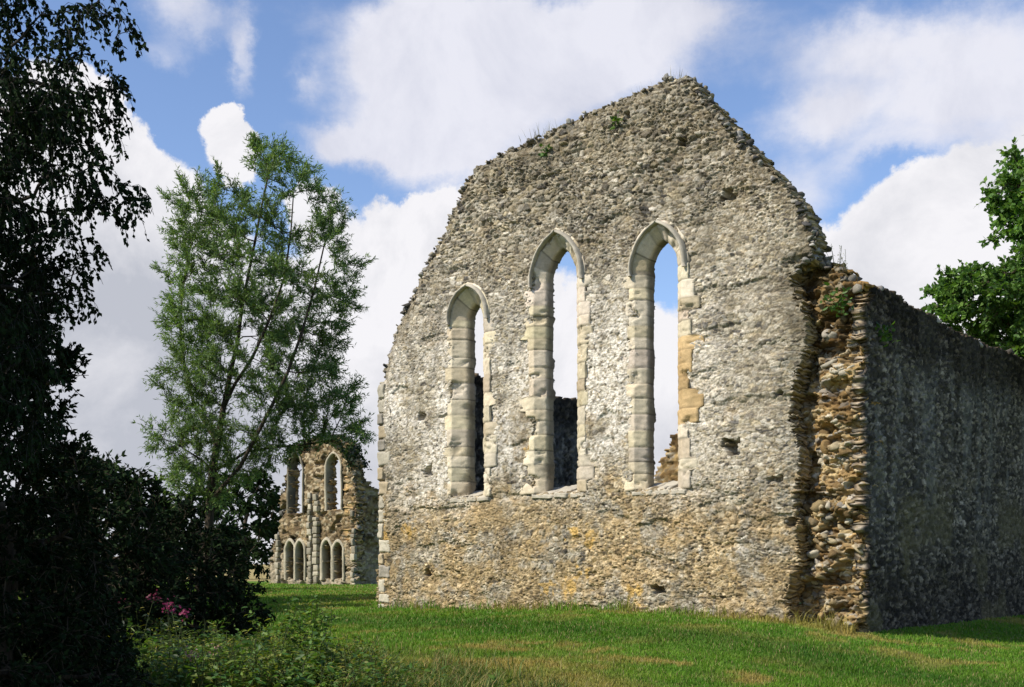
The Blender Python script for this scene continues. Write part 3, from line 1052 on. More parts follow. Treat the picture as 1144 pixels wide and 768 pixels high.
def rocks_obj(name, sets, parent, pal, seed, loc=(0, 0, 0), rotz=0, dark=.7):
    P = np.concatenate([s[0] for s in sets]); S = np.concatenate([s[1] for s in sets])
    V, Fc, ids = add_rocks(P, S, seed)
    rng = np.random.default_rng(seed+1)
    c = pal[rng.integers(0, len(pal), len(P))]*rng.uniform(.5, 1.1, (len(P), 1))*dark
    me = mk_mesh(name, V, [Fc], c[ids])
    return link(name, me, M_RUB, parent, loc, rotz)


rocks_obj('wall_head_rubble', [edge_rocks(OUT, 2, 17, 0.03, TH-.05, 52, .085, 501, .05), edge_rocks(OUT, 17, 27, 0.03, TH-.05, 75, .095, 502, .05),
                               edge_rocks(OUT, 27, len(OUT)-1, .12, TH, 25, .08, 503, .14)], ruin, STONES, 510, dark=.62)
rng = np.random.default_rng(77)
n = 460
cz = rng.uniform(-.1, 6.0, n); csx = rng.uniform(CORE_L+.3, SC_-.06, n)
rs = rng.uniform(.045, .14, n)*(1+.5*(rng.random(n) < .12))
csx = np.minimum(csx, SC_-rs*1.4)
cz = np.round(cz/.13)*.13+rng.normal(0, .02, n)
core_pts = np.stack([csx, .38-core_extra(csx, cz)+rng.uniform(.01, .07, n), cz], -1)
rocks_obj('core_stones', [(core_pts, rs)], ruin, CORE_PAL, 520, dark=.95)
rocks_obj('wall_head_rubble', [edge_rocks(core_out, 2, 6, .42, 1.2, 60, .12, 504, .05)], ruin, STONES, 521, dark=.6)
rocks_obj('wall_head_rubble', [edge_rocks(side_out, 1, 14, 0.05, 1.1, 34, .12, 505, .04)], ruin, FLINT, 530, (SC_, 0, 0), pi/2, dark=.6)

# ------------------------------------------------------------------ ruined stub seen through the right-hand lancet
def stub():
    e = empty('ruined_wall_fragment', tuple(at(740, 640, 41)[:2])+(0,), ROT)
    tag(e, 'stepped brown rubble wall fragment seen through the right-hand lancet window', 'ruined wall')
    poly = [(-1.6, -.5), (-1.2, 1.8), (-.7, 3.2), (-.35, 4.1), (0.0, 4.8), (.45, 5.6), (1.3, 6.2), (2.4, 5.9), (2.9, 4.5), (3.0, -.5)]
    rubble('rubble_wall', -2.2, 3.4, -.5, 6.8, .06, lambda S, Z: in_poly(S, Z, poly), 1.0, M_RUB, e, (0, 0, 0), 0,
           lambda S, Z: (.26, .13), lambda S, Z: .08+0*S, core_colour, 55, None, ksteps=4, jitter=.1)
    rocks_obj('loose_stones', [edge_rocks(poly, 0, 8, .05, .95, 20, .14, 555, .04)], e, CORE_PAL, 556, dark=.6)


stub()

# ------------------------------------------------------------------ far ruin


def far_ruin():
    D0 = 66.0
    ox, oy = at(318, 650, D0)[:2]
    e = empty('distant_abbey_ruin', (ox, oy, 0), ROT)
    tag(e, 'smaller distant roofless ruin with two tall openings above paired pointed arches, beyond the willow', 'ruin')

    def Wf(px, py):
        u = (px-HX)/F
        s = (u*oy-ox)/(UX-u*UY); d = oy+s*UY
        return s, EYE+(HY-py)/F*d
    poly = [Wf(*p) for p in [(301, 660), (301, 640), (303, 608), (311, 598), (313, 575), (315, 540), (320, 515), (330, 499), (345, 491), (362, 487), (378, 489), (388, 500), (394, 520), (396, 545), (398, 575), (396, 605), (398, 660)]]
    ops = []
    # (x left, x right, base, spring, apex) in photo pixels
    for x0, x1, yb, ys, ya in ((323, 338, 574, 528, 506), (365.5, 381, 571, 524, 507), (320.5, 329, 648, 616, 605), (331.5, 340, 648, 616, 605),
                               (361, 370, 648, 616, 604), (373.5, 383, 648, 616, 606)):
        sl, zb = Wf(x0, yb); sr, _ = Wf(x1, yb); _, zs = Wf((x0+x1)/2, ys); _, za = Wf((x0+x1)/2, ya)
        ops.append((sl, sr, zb, zs, za))

    def hole(S, Z, o, g=0.0):
        sl, sr, zb, zs, za = o
        cx = (sl+sr)/2; hw = (sr-sl)/2
        H = max(za-zs, hw*1.05); xc = (H*H-hw*hw)/(2*hw)
        x = np.abs(S-cx)
        return ((Z > zb) & (Z <= zs) & (x < hw+g)) | ((Z > zs) & (np.hypot(x+xc, Z-zs) < hw+xc+g))

    def inside(S, Z):
        m = in_poly(S, Z, poly)
        for o in ops: m &= ~hole(S, Z, o, .06)
        return m

    def colr(S, Z, edge, ids, f1):
        pal = np.array([[.34, .27, .17], [.22, .17, .11], [.42, .35, .24], [.14, .11, .07], [.56, .50, .38], [.29, .22, .13]])
        c = stone_tints(ids[3], ids[4], pal)
        n = fbm(S*1.2, Z*1.2, oct=4, seed=95)
        k = smooth(Z, 2.5, .6)*.35
        c = c*(.32+.5*n)[..., None]*np.array([1.05, .97, .85])
        return c*(1-k[..., None])+np.array([.5, .45, .35])*k[..., None]
    wl = rubble('ruin_wall', -1.9, 7.2, -.4, 9.4, .05, inside, .75, M_RUB, e, (0, 0, 0), 0,
                lambda S, Z: (.19, .12), lambda S, Z: .06+0*S, colr, 61, lambda S, Z: (fbm(S*1.5, Z*1.5, oct=3, seed=62)-.5)*.15-.25*smooth(fbm(S*1.8, Z*2.4, oct=3, seed=68), .55, .68), ksteps=5, jitter=.12)
    # backing wall added behind the paired arches, coloured darker to keep them dark
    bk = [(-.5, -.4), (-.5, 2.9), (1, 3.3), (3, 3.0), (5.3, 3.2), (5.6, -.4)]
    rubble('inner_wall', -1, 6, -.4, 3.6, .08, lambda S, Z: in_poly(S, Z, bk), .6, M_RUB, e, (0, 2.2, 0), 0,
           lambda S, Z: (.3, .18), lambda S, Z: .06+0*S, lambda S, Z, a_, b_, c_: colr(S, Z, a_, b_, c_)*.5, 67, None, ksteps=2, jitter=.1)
    # dressed jambs round each opening
    for j, o in enumerate(ops):
        sl, sr, zb, zs, za = o
        cx = (sl+sr)/2; hw = (sr-sl)/2; H = max(za-zs, hw*1.05); xc = (H*H-hw*hw)/(2*hw); R = hw+xc
        pts = []
        npv = 14
        th = math.acos(xc/R)
        for k in range(10): pts.append((-1, 'j', zb+(zs-zb)*k/10))
        for k in range(npv+1): pts.append((-1, 'a', k/npv))
        for k in range(npv, -1, -1): pts.append((1, 'a', k/npv))
        for k in range(9, -1, -1): pts.append((1, 'j', zb+(zs-zb)*k/10))
        V = []
        wdt = .17 if j > 1 else .12
        for sg, t, v in pts:
            for po, pd in ((wdt, .0), (wdt, -.09), (.05, -.09), (0, -.03), (0, .45), (.25, .76)):
                if t == 'j': V.append((cx+sg*(hw+po), pd, v))
                else:
                    rr = R+po; tm = math.acos(xc/rr)
                    V.append((cx+sg*(-xc+rr*cos(tm*v)), pd, zs+rr*sin(tm*v)))
        V = np.array(V)
        V[:, 1] += (fbm(V[:, 0]*4, V[:, 2]*4, oct=3, seed=600+j)-.5)*.08
        idx = np.arange(len(V)).reshape(-1, 6)
        f = np.stack([idx[:-1, :-1], idx[:-1, 1:], idx[1:, 1:], idx[1:, :-1]], -1).reshape(-1, 4)
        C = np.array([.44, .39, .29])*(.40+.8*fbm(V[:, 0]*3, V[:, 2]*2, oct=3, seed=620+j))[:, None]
        C = C*np.where(V[:, 1:2] > .10, .38, 1.0)*(.6 if j == 0 else 1)  # reveals coloured darker past the face to stand in for interior shade
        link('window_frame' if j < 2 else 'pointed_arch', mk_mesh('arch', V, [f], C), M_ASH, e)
    # shafts: pale pilaster strips
    def strip(px0, px1, py0, py1, seed, y0=-.22, broken=0.0):
        s0, _ = Wf(px0, 600); s1, _ = Wf(px1, 600)
        _, zt = Wf((px0+px1)/2, py0)
        bl = []; z = -.2; rr = random.Random(seed)
        while z < zt:
            h = rr.uniform(.22, .42); x = rr.uniform(-.07, .07)
            if rr.random() > broken:
                c = rr.uniform(.35, .75)
                bl.append(block('x', s0+x, s1+rr.uniform(-.07, .07), y0+rr.uniform(-.05, .05), .1, z, z+h-.02, e, (.54*c, .48*c, .36*c), seed*50+len(bl), (6, 5, 5), worn=.05))
            z += h
        join_blocks('pilaster', bl, M_ASH, e)
    strip(346, 349.5, 556, 652, 3); strip(352.5, 357, 556, 652, 4, broken=.1); strip(393, 397, 570, 652, 5, y0=-.12, broken=.15); strip(310, 313.5, 600, 652, 6)
    # broken return wall on the right side
    s_r = Wf(396, 600)[0]
    ret = [(0.05, -.4), (0.05, 5.6), (.3, 6.3), (.6, 6.0), (1.0, 5.6), (1.5, 5.2), (2.0, 4.9), (2.3, 3.6), (2.4, -.4)]
    rubble('return_wall', 0, 2.8, -.4, 7, .06, lambda S, Z: in_poly(S, Z, ret), .9, M_RUB, e, (s_r-.02, 0, 0), pi/2,
           lambda S, Z: (.24, .14), lambda S, Z: .10+0*S, colr, 63, lambda S, Z: (fbm(S*2, Z*2, oct=3, seed=64)-.5)*.3, ksteps=4, jitter=.12)
    rocks_obj('wall_head_rubble', [edge_rocks(poly, 1, 15, .05, .7, 14, .16, 565, .02)], e, STONES, 566, dark=.5)
    # ivy clothing the head
    pts = []
    rg = np.random.default_rng(8)
    for i in range(6, 12):
        a = np.array(poly[i]); b = np.array(poly[i+1])
        for _ in range(520):
            t = rg.random(); p = a+(b-a)*t
            pts.append((p[0]+rg.normal(0, .15), rg.uniform(-.3, 1.1), p[1]+.05-abs(rg.normal(0, .35))*rg.random()))
    return e, np.array(pts)


# ------------------------------------------------------------------ foliage tools


def leaves(P, D, length, width, cols, rng, curl=.25, shape='diamond', up=None):
    """one leaf per row: P base points, D directions"""
    n = len(P)
    D = D/np.maximum(np.linalg.norm(D, axis=1, keepdims=True), 1e-6)
    r = rng.normal(size=(n, 3))
    if up is not None:
        r = r*up+np.array([0, 0, 1.0])
    side = np.cross(D, r); side /= np.maximum(np.linalg.norm(side, axis=1, keepdims=True), 1e-6)
    nrm = np.cross(side, D)
    L = (length*rng.uniform(.6, 1.25, n))[:, None]; Wd = (width*rng.uniform(.7, 1.2, n))[:, None]
    if shape == 'diamond':
        a = P; b = P+D*L*.45+side*Wd*.5-nrm*L*curl*.05; c = P+D*L-nrm*L*curl*.4; d = P+D*L*.45-side*Wd*.5-nrm*L*curl*.05
        V = np.stack([a, b, c, d], 1).reshape(-1, 3)
        Fc = np.arange(4*n).reshape(n, 4)
        k = 4
    else:
        pts = [P, P+D*L*.25+side*Wd*.42+nrm*Wd*.08, P+D*L*.6+side*Wd*.45-nrm*L*curl*.1+nrm*Wd*.08, P+D*L-nrm*L*curl*.45,
               P+D*L*.6-side*Wd*.45-nrm*L*curl*.1+nrm*Wd*.08, P+D*L*.25-side*Wd*.42+nrm*Wd*.08, P+D*L*.45-nrm*L*curl*.06-nrm*Wd*.08]
        V = np.stack(pts, 1).reshape(-1, 3)
        b0 = (np.arange(n)*7)[:, None]
        Fc = np.concatenate([b0+np.array([0, 1, 2, 6]), b0+np.array([6, 2, 3, 3])[:4], b0+np.array([6, 4, 5, 0])])
        f4 = np.concatenate([b0+np.array([0, 1, 2, 6]), b0+np.array([6, 4, 5, 0])])
        f3 = np.concatenate([b0+np.array([6, 2, 3]), b0+np.array([6, 3, 4])])
        return V, [f4, f3], np.repeat(cols, 7, 0)
    return V, [Fc], np.repeat(cols, k, 0)


def tubes(A, B, ra, rb, sides=5):
    A = np.asarray(A, float); B = np.asarray(B, float); n = len(A)
    D = B-A; D = D/np.maximum(np.linalg.norm(D, axis=1, keepdims=True), 1e-6)
    ref = np.where(np.abs(D[:, 2:3]) < .9, np.array([[0, 0, 1.0]]), np.array([[1.0, 0, 0]]))
    s = np.cross(D, ref); s /= np.linalg.norm(s, axis=1, keepdims=True); t = np.cross(D, s)
    ang = np.arange(sides)/sides*2*pi
    ca, sa = np.cos(ang)[None, :, None], np.sin(ang)[None, :, None]
    ring = s[:, None, :]*ca+t[:, None, :]*sa
    r0 = A[:, None, :]+ring*np.asarray(ra)[:, None, None]; r1 = B[:, None, :]+ring*np.asarray(rb)[:, None, None]
    V = np.concatenate([r0, r1], 1).reshape(-1, 3)
    b = (np.arange(n)*2*sides)[:, None]
    i = np.arange(sides); j = (i+1) % sides
    Fc = (b[:, :, None]+np.stack([i, j, j+sides, i+sides], -1)[None]).reshape(-1, 4)
    return V, Fc


def colonise(trunk, attr, step, kill, influence, iters=400, wob=.12, seed=0, limbs=None, trop=0.0):
    rng = np.random.default_rng(seed)
    P = [np.array(p, float) for p in trunk]; par = [-1]+list(range(len(trunk)-1))
    for att, pts in (limbs or []):
        for j, p in enumerate(pts):
            par.append(att if j == 0 else len(P)-1); P.append(np.array(p, float))
    nodes = np.array(P)
    attr = np.array(attr)
    alive = np.ones(len(attr), bool)
    dist = np.full(len(attr), 1e9); near = np.zeros(len(attr), int)

    def upd(new_idx):
        for i in new_idx:
            d = np.linalg.norm(attr-nodes[i], axis=1)
            m = d < dist
            dist[m] = d[m]; near[m] = i
    upd(range(len(nodes)))
    for it in range(iters):
        act = alive & (dist < influence)
        if not act.any():
            if alive.any() and it == 0:
                act = alive
            else:
                break
        dirs = {}
        a = np.where(act)[0]
        v = attr[a]-nodes[near[a]]
        v /= np.maximum(np.linalg.norm(v, axis=1, keepdims=True), 1e-6)
        s = np.zeros((len(nodes), 3)); np.add.at(s, near[a], v)
        gi = np.unique(near[a])
        new = []
        nn = []
        for g in gi:
            dv = s[g]; l = np.linalg.norm(dv)
            if l < 1e-3: dv = rng.normal(size=3); l = np.linalg.norm(dv)
            dv = dv/l+rng.normal(0, wob, 3)+np.array([0, 0, trop]); dv /= np.linalg.norm(dv)
            nn.append(nodes[g]+dv*step); par.append(int(g))
        k = len(nodes)
        nodes = np.concatenate([nodes, np.array(nn)])
        upd(range(k, len(nodes)))
        alive &= dist > kill
        if len(nodes) > 9000: break
    return nodes, np.array(par)


def radii(nodes, par, r_tip, r_base, e=2.4):
    n = len(nodes); acc = np.zeros(n); deg = np.zeros(n, int)
    for i in range(n-1, 0, -1):
        if acc[i] == 0: acc[i] = r_tip**e
        acc[par[i]] += acc[i]; deg[par[i]] += 1
    r = np.maximum(acc, r_tip**e)**(1/e)
    sc = r_base/r[0]
    k = math.log(max(sc, .2))/math.log(r[0]/r_tip) if r[0] > r_tip*1.01 else 0
    return r_tip*(r/r_tip)**(1+k), deg


def sample_crown(poly, d0, depth, n, rng, gaps=.0, gscale=1.2, seed=0, skew=0.0, flat=1.0):
    """points in a crown whose outline is the photo polygon at distance d0; thickness swells away from the rim"""
    xs = [p[0] for p in poly]; ys = [p[1] for p in poly]
    out = []
    while len(out) < n:
        x = rng.uniform(min(xs), max(xs), 4000); y = rng.uniform(min(ys), max(ys), 4000)
        m = in_poly(x, y, poly); x, y = x[m], y[m]
        r = poly_dist(x, y, poly)/F*d0
        th = np.minimum(np.sqrt(np.maximum(r, 0.01)*depth)*flat, depth)
        dd = d0+rng.uniform(-1, 1, len(x))*th
        P = np.stack([(x-HX)/F*dd, dd, EYE+(HY-y)/F*dd], -1)
        # keep the outline true for the mean distance
        P = np.stack([(x-HX)/F*d0, dd, EYE+(HY-y)/F*d0], -1)
        g = fbm(P[:, 0]*gscale, P[:, 1]*gscale, P[:, 2]*gscale, oct=3, seed=seed)
        P = P[g > gaps]
        out += list(P)
    return np.array(out[:n])


def tree(name, label, cat, crown, trunk, leaf_n, leaf, pal, seed, step=.35, kill=.5, infl=3.0, rb=.2, rt=.008, mat=None, bark=None,
         twig=(3, .5, 7), droop=0.3, group=None, shape='diamond', wob=.12, spread=.8, outward=.4, upb=0.0, lens_up=None, limbs=None, trop=0.0):
    """crown: attractor points; trunk: list of points; twig=(twigs per tip, length, leaves per twig)"""
    rng = np.random.default_rng(seed)
    base = np.array(trunk[0])
    e = empty(name, tuple(base)); tag(e, label, cat, group)
    nodes, par = colonise(trunk, crown, step, kill, infl, seed=seed, wob=wob, limbs=limbs, trop=trop)
    r, deg = radii(nodes, par, rt, rb)
    A = nodes[par[1:]]; B = nodes[1:]
    # main continuation keeps the parent radius
    ra = np.minimum(r[par[1:]], r[1:]*1.35); rb_ = r[1:]
    V1, F1 = tubes(A, B, ra, rb_, 7)
    # twigs from thin nodes
    thin = np.where((r < rt*3.2) & (np.arange(len(nodes)) >= len(trunk)))[0]
    cen = crown.mean(0)
    nt, tl, nl = twig
    src = np.repeat(thin, nt)
    if len(src) > leaf_n//nl:
        src = rng.choice(src, leaf_n//nl, replace=False)
    d = nodes[src]-nodes[par[src]]; d /= np.maximum(np.linalg.norm(d, axis=1, keepdims=True), 1e-6)
    o = nodes[src]-cen; o /= np.maximum(np.linalg.norm(o, axis=1, keepdims=True), 1e-6)
    d = d*.7+o*outward+rng.normal(0, spread, d.shape)*.7+np.array([0, 0, upb]); d /= np.linalg.norm(d, axis=1, keepdims=True)
    L = tl*rng.uniform(.5, 1.3, len(src))
    K = 4
    tp = [nodes[src]]
    dd = d.copy()
    ta, tb = [], []
    for k in range(K):
        nx = tp[-1]+dd*(L/K)[:, None]
        ta.append(tp[-1]); tb.append(nx); tp.append(nx)
        dd = dd+np.array([0, 0, -droop]); dd /= np.linalg.norm(dd, axis=1, keepdims=True)
    TA = np.concatenate(ta); TB = np.concatenate(tb)
    V2, F2 = tubes(TA, TB, np.full(len(TA), rt*.7), np.full(len(TA), rt*.5), 3)
    F2 = F2+len(V1)
    me = mk_mesh('trunk', np.concatenate([V1, V2])-base, [F1, F2], None, True)
    link('trunk', me, bark or M_BARK, e)
    # leaves
    TP = np.stack(tp, 1)             # n,K+1,3
    n = len(src)
    f = rng.uniform(.08, 1.0, (n, nl))*K
    i = np.minimum(f.astype(int), K-1); fr = (f-i)[..., None]
    p = TP[np.arange(n)[:, None], i]*(1-fr)+TP[np.arange(n)[:, None], i+1]*fr
    td = TP[np.arange(n)[:, None], i+1]-TP[np.arange(n)[:, None], i]
    td /= np.maximum(np.linalg.norm(td, axis=-1, keepdims=True), 1e-6)
    ld = td*.7+rng.normal(0, .55, td.shape)+np.array([0, 0, -droop*.8])
    p = p.reshape(-1, 3); ld = ld.reshape(-1, 3)
    tint = pal[rng.integers(0, len(pal), len(p))]*rng.uniform(.75, 1.25, (len(p), 1))
    cl = fbm(p[:, 0]*.8, p[:, 1]*.8, p[:, 2]*.8, oct=2, seed=seed+5)[:, None]
    tint = tint*(.55+.9*cl)
    V, Fs, C = leaves(p, ld, leaf[0], leaf[1], tint, rng, shape=shape, up=lens_up)
    me = mk_mesh('crown', V-base, Fs, C)
    link('crown', me, mat or M_LEAF, e)
    return e


WILLOW = np.array([[.075, .125, .045], [.055, .10, .035], [.10, .15, .05], [.085, .13, .06], [.12, .17, .06]])
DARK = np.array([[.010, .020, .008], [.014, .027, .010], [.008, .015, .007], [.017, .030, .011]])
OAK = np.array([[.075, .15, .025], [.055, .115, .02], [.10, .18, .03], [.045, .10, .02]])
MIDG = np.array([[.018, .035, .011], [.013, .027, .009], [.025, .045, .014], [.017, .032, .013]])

# willow
D_W = 38.0
wp = [(308, 150), (322, 165), (335, 190), (352, 196), (362, 225), (383, 228), (392, 255), (388, 285), (404, 300), (402, 330), (388, 348), (392, 375), (378, 392), (382, 415), (402, 440), (396, 460), (412, 480), (415, 505),
      (398, 500), (380, 488), (356, 500), (330, 505), (300, 515), (286, 540), (262, 545), (250, 575), (205, 560), (185, 540), (200, 515), (172, 510), (168, 480), (185, 462), (165, 445), (180, 420), (200, 405), (188, 385), (178, 350), (188, 330),
      (172, 305), (185, 285), (192, 262), (190, 235), (215, 200), (232, 205), (240, 190), (255, 185), (275, 195), (285, 165)]
rng = np.random.default_rng(1)
cw = sample_crown(wp, D_W, 2.8, 1500, rng, gaps=.45, gscale=1.0, seed=3)
b = at(232, 640, D_W); b[2] = gz(b[0], b[1])-.1
tr = [b, at(233, 600, D_W), at(235, 560, D_W), at(238, 525, D_W), at(243, 495, D_W), at(250, 455, D_W), at(258, 415, D_W+.2), at(266, 380, D_W+.3)]
limbs = [(7, [at(270, 345, D_W+.3), at(277, 310, D_W+.1), at(285, 270, D_W), at(292, 232, D_W-.1), at(300, 195, D_W)]),
         (2, [at(248, 545, D_W-.2), at(268, 522, D_W-.5), at(285, 490, D_W-.8), at(303, 455, D_W-1), at(322, 415, D_W-1.1), at(338, 370, D_W-1.1), at(352, 320, D_W-1), at(362, 275, D_W-.9)]),
         (3, [at(252, 520, D_W+.2), at(275, 505, D_W+.4), at(305, 500, D_W+.5), at(340, 497, D_W+.6), at(370, 492, D_W+.6)]),
         (4, [at(232, 478, D_W+.1), at(218, 455, D_W+.3), at(208, 420, D_W+.5), at(202, 380, D_W+.7), at(203, 330, D_W+.8), at(212, 280, D_W+.8), at(225, 240, D_W+.8)]),
         (5, [at(262, 430, D_W-.5), at(282, 400, D_W-.9), at(300, 360, D_W-1.2), at(318, 310, D_W-1.2), at(325, 260, D_W-1.1), at(328, 215, D_W-1)]),
         (3, [at(222, 512, D_W-.3), at(200, 498, D_W-.5), at(182, 490, D_W-.6)])]
tree('willow_tree', 'tall slender airy willow tree standing between the dark bushes and the large ruin', 'tree', cw, tr, 190000, (.16, .034), WILLOW*np.array([1.45, 1.5, 1.2]), 5,
     step=.27, kill=.36, infl=2.2, rb=.15, rt=.006, twig=(8, .50, 12), droop=.08, upb=.55, spread=.6, limbs=limbs, trop=.25, outward=.3)

# right-hand tree behind the side wall
D_R = 31.0
rp = [(1165, 150), (1138, 172), (1135, 195), (1105, 203), (1104, 222), (1118, 235), (1116, 262), (1135, 272), (1132, 288), (1092, 296), (1085, 292), (1060, 302), (1036, 306), (1042, 322), (1046, 345), (1062, 360), (1090, 372), (1100, 385), (1130, 420), (1200, 440), (1420, 430), (1440, 250), (1360, 120), (1250, 80)]
cr_ = sample_crown(rp, D_R, 3.0, 2200, rng, gaps=.30, gscale=.8, seed=13)
b = at(1260, 600, D_R); b[2] = -.6
tree('broadleaf_tree', 'bright green broadleaf tree rising behind the dark side wall at the right edge', 'tree', cr_,
     [b, at(1258, 560, D_R), at(1255, 500, D_R), at(1255, 440, D_R), at(1250, 390, D_R), at(1245, 330, D_R)], 170000, (.15, .11), OAK*1.35, 15,
     step=.28, kill=.33, infl=3.0, rb=.3, rt=.010, twig=(6, .42, 12), droop=.12)

# near birch, top left
D_B = 8.2
bp = [(-60, -60), (20, -60), (38, 10), (60, 55), (92, 40), (105, -5), (150, -10), (155, 35), (125, 45), (130, 85), (112, 95), (122, 130), (140, 160), (150, 150), (160, 185), (148, 205), (128, 200),
      (132, 222), (165, 214), (158, 238), (166, 262), (140, 250), (118, 240), (112, 262), (100, 290), (92, 320), (80, 345), (62, 372), (48, 395), (60, 430), (52, 470), (20, 520), (-60, 560), (-160, 500), (-180, 200)]
cb = sample_crown(bp, D_B, 1.1, 2300, rng, gaps=.53, gscale=2.9, seed=23)
b = at(-110, 700, D_B+.5); b[2] = gz(b[0], b[1])-.1
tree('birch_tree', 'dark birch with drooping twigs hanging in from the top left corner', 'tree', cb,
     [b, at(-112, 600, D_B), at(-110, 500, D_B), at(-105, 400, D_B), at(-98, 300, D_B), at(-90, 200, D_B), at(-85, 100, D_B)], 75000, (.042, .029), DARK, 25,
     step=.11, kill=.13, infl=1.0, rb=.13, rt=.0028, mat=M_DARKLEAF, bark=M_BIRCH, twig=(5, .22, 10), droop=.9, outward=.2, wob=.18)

# dense dark evergreen under it and the shadowed bushes to its right
def bush(name, label, cat, poly, d, depth, n, leaf_n, leaf, pal, seed, base_px, group=None, gaps=.3, mat=None, **kw):
    rg = np.random.default_rng(seed)
    c = sample_crown(poly, d, depth, n, rg, gaps=gaps, gscale=kw.pop('gscale', 1.2), seed=seed)
    b = at(base_px, 640, d); b[2] = float(gz(b[0], b[1]))-.05
    zt = c[:, 2].mean()
    t2 = np.array([b[0]+.05, b[1], b[2]*.5+zt*.5]); t3 = np.array([b[0]+.1, b[1]+.1, zt])
    nseg = max(2, int((zt-b[2])/kw.get('step', .3)/3))
    trunk = [b+(t3-b)*k/nseg for k in range(nseg+1)]
    return tree(name, label, cat, c, trunk, leaf_n, leaf, pal, seed, group=group, mat=mat or M_DARKLEAF, **kw)


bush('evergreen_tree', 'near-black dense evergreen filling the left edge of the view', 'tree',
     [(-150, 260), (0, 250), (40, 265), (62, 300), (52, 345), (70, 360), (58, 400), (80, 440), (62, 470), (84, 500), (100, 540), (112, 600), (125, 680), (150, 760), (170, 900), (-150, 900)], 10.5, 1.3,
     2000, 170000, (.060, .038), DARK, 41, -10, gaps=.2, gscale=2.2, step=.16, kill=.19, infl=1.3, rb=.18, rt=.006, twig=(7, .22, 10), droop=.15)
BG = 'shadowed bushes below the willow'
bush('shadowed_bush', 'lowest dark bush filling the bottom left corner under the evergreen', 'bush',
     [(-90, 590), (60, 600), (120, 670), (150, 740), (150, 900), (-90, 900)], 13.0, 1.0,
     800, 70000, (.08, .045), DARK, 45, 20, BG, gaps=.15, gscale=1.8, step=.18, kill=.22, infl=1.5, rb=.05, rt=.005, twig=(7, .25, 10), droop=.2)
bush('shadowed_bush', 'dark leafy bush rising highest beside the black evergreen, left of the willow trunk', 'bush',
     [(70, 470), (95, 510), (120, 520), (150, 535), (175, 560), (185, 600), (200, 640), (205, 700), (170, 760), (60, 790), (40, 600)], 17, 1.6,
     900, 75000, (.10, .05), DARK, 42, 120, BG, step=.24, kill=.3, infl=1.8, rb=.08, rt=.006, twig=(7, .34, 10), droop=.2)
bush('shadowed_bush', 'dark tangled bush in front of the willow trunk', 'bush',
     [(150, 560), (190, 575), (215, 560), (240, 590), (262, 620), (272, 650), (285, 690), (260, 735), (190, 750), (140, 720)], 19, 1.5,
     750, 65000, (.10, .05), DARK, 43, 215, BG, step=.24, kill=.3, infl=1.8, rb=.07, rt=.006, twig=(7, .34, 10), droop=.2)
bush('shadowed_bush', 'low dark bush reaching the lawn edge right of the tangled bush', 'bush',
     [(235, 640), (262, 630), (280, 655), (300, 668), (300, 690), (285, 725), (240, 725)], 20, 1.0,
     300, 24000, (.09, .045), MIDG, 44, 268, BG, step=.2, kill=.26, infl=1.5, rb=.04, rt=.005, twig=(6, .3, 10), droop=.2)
# mid-distance trees
TG = 'dark trees behind the willow'
for (poly, d, n, ln, lab, sd, bx) in (
    ([(100, 545), (112, 520), (130, 515), (150, 528), (172, 540), (190, 548), (196, 580), (200, 640), (90, 650)], 44, 420, 26000, 'dark round-headed tree left of the willow trunk, in the middle distance', 51, 150),
    ([(185, 560), (205, 552), (225, 545), (250, 556), (262, 590), (265, 640), (180, 648)], 50, 420, 26000, 'dark tree directly behind the willow trunk', 52, 222),
    ([(238, 548), (262, 530), (285, 528), (308, 535), (314, 560), (312, 600), (304, 632), (240, 640)], 90, 480, 30000, 'dark tree between the willow trunk and the distant ruin', 53, 272),
    ([(30, 540), (60, 500), (90, 520), (105, 560), (110, 640), (20, 650)], 40, 300, 18000, 'dark tree half hidden behind the evergreen at left', 54, 65),
):
    sc = d/45
    bush('background_tree', lab, 'tree', poly, d, 2.5*sc, n, ln, (.26*sc, .15*sc), MIDG if sd != 54 else DARK, sd, bx, TG, step=.5*sc, kill=.6*sc, infl=4*sc, rb=.2, rt=.02, twig=(6, .6*sc, 10), droop=.15, gscale=.6)

# unseen trees added left of the view to shade the bushes and lawn
WG = 'trees of the wood at left, outside the view'
k = 0
for (x, y, r, h) in ((-10.5, 1.5, 2.8, 12), (-10.2, 6.3, 2.5, 10), (-13.2, 13.6, 2.4, 5.6), (-13.6, 19.4, 2.3, 7.0), (-15.8, 25.2, 2.4, 11.3), (-19, 28, 3, 14), (-16.4, 31.2, 2.6, 12.3)):
    rg = np.random.default_rng(900+k)
    u = rg.normal(size=(500, 3)); u /= np.linalg.norm(u, axis=1, keepdims=True); u *= rg.random((500, 1))**.4
    c = np.array([x, y, h*.58])+u*np.array([r, r, h*.44])
    tree('woodland_tree', ['broad dark tree nearest the camera in the wood at left', 'second tree of the wood, beside the birch', 'third tree of the wood, behind the evergreen', 'low tree of the wood beside the shadowed bushes', 'far tree of the wood left of the willow', 'outermost far tree of the wood left of the willow', 'farthest tree of the wood, level with the willow'][k], 'tree', c,
         [np.array([x, y, -.3]), np.array([x, y, 1.5]), np.array([x+.1, y, 3.0]), np.array([x+.1, y+.1, 4.5])], 24000, (.32, .22), MIDG, 910+k, step=.5, kill=.6, infl=4, rb=.25, rt=.02, mat=M_DARKLEAF, twig=(5, .6, 8))
    k += 1

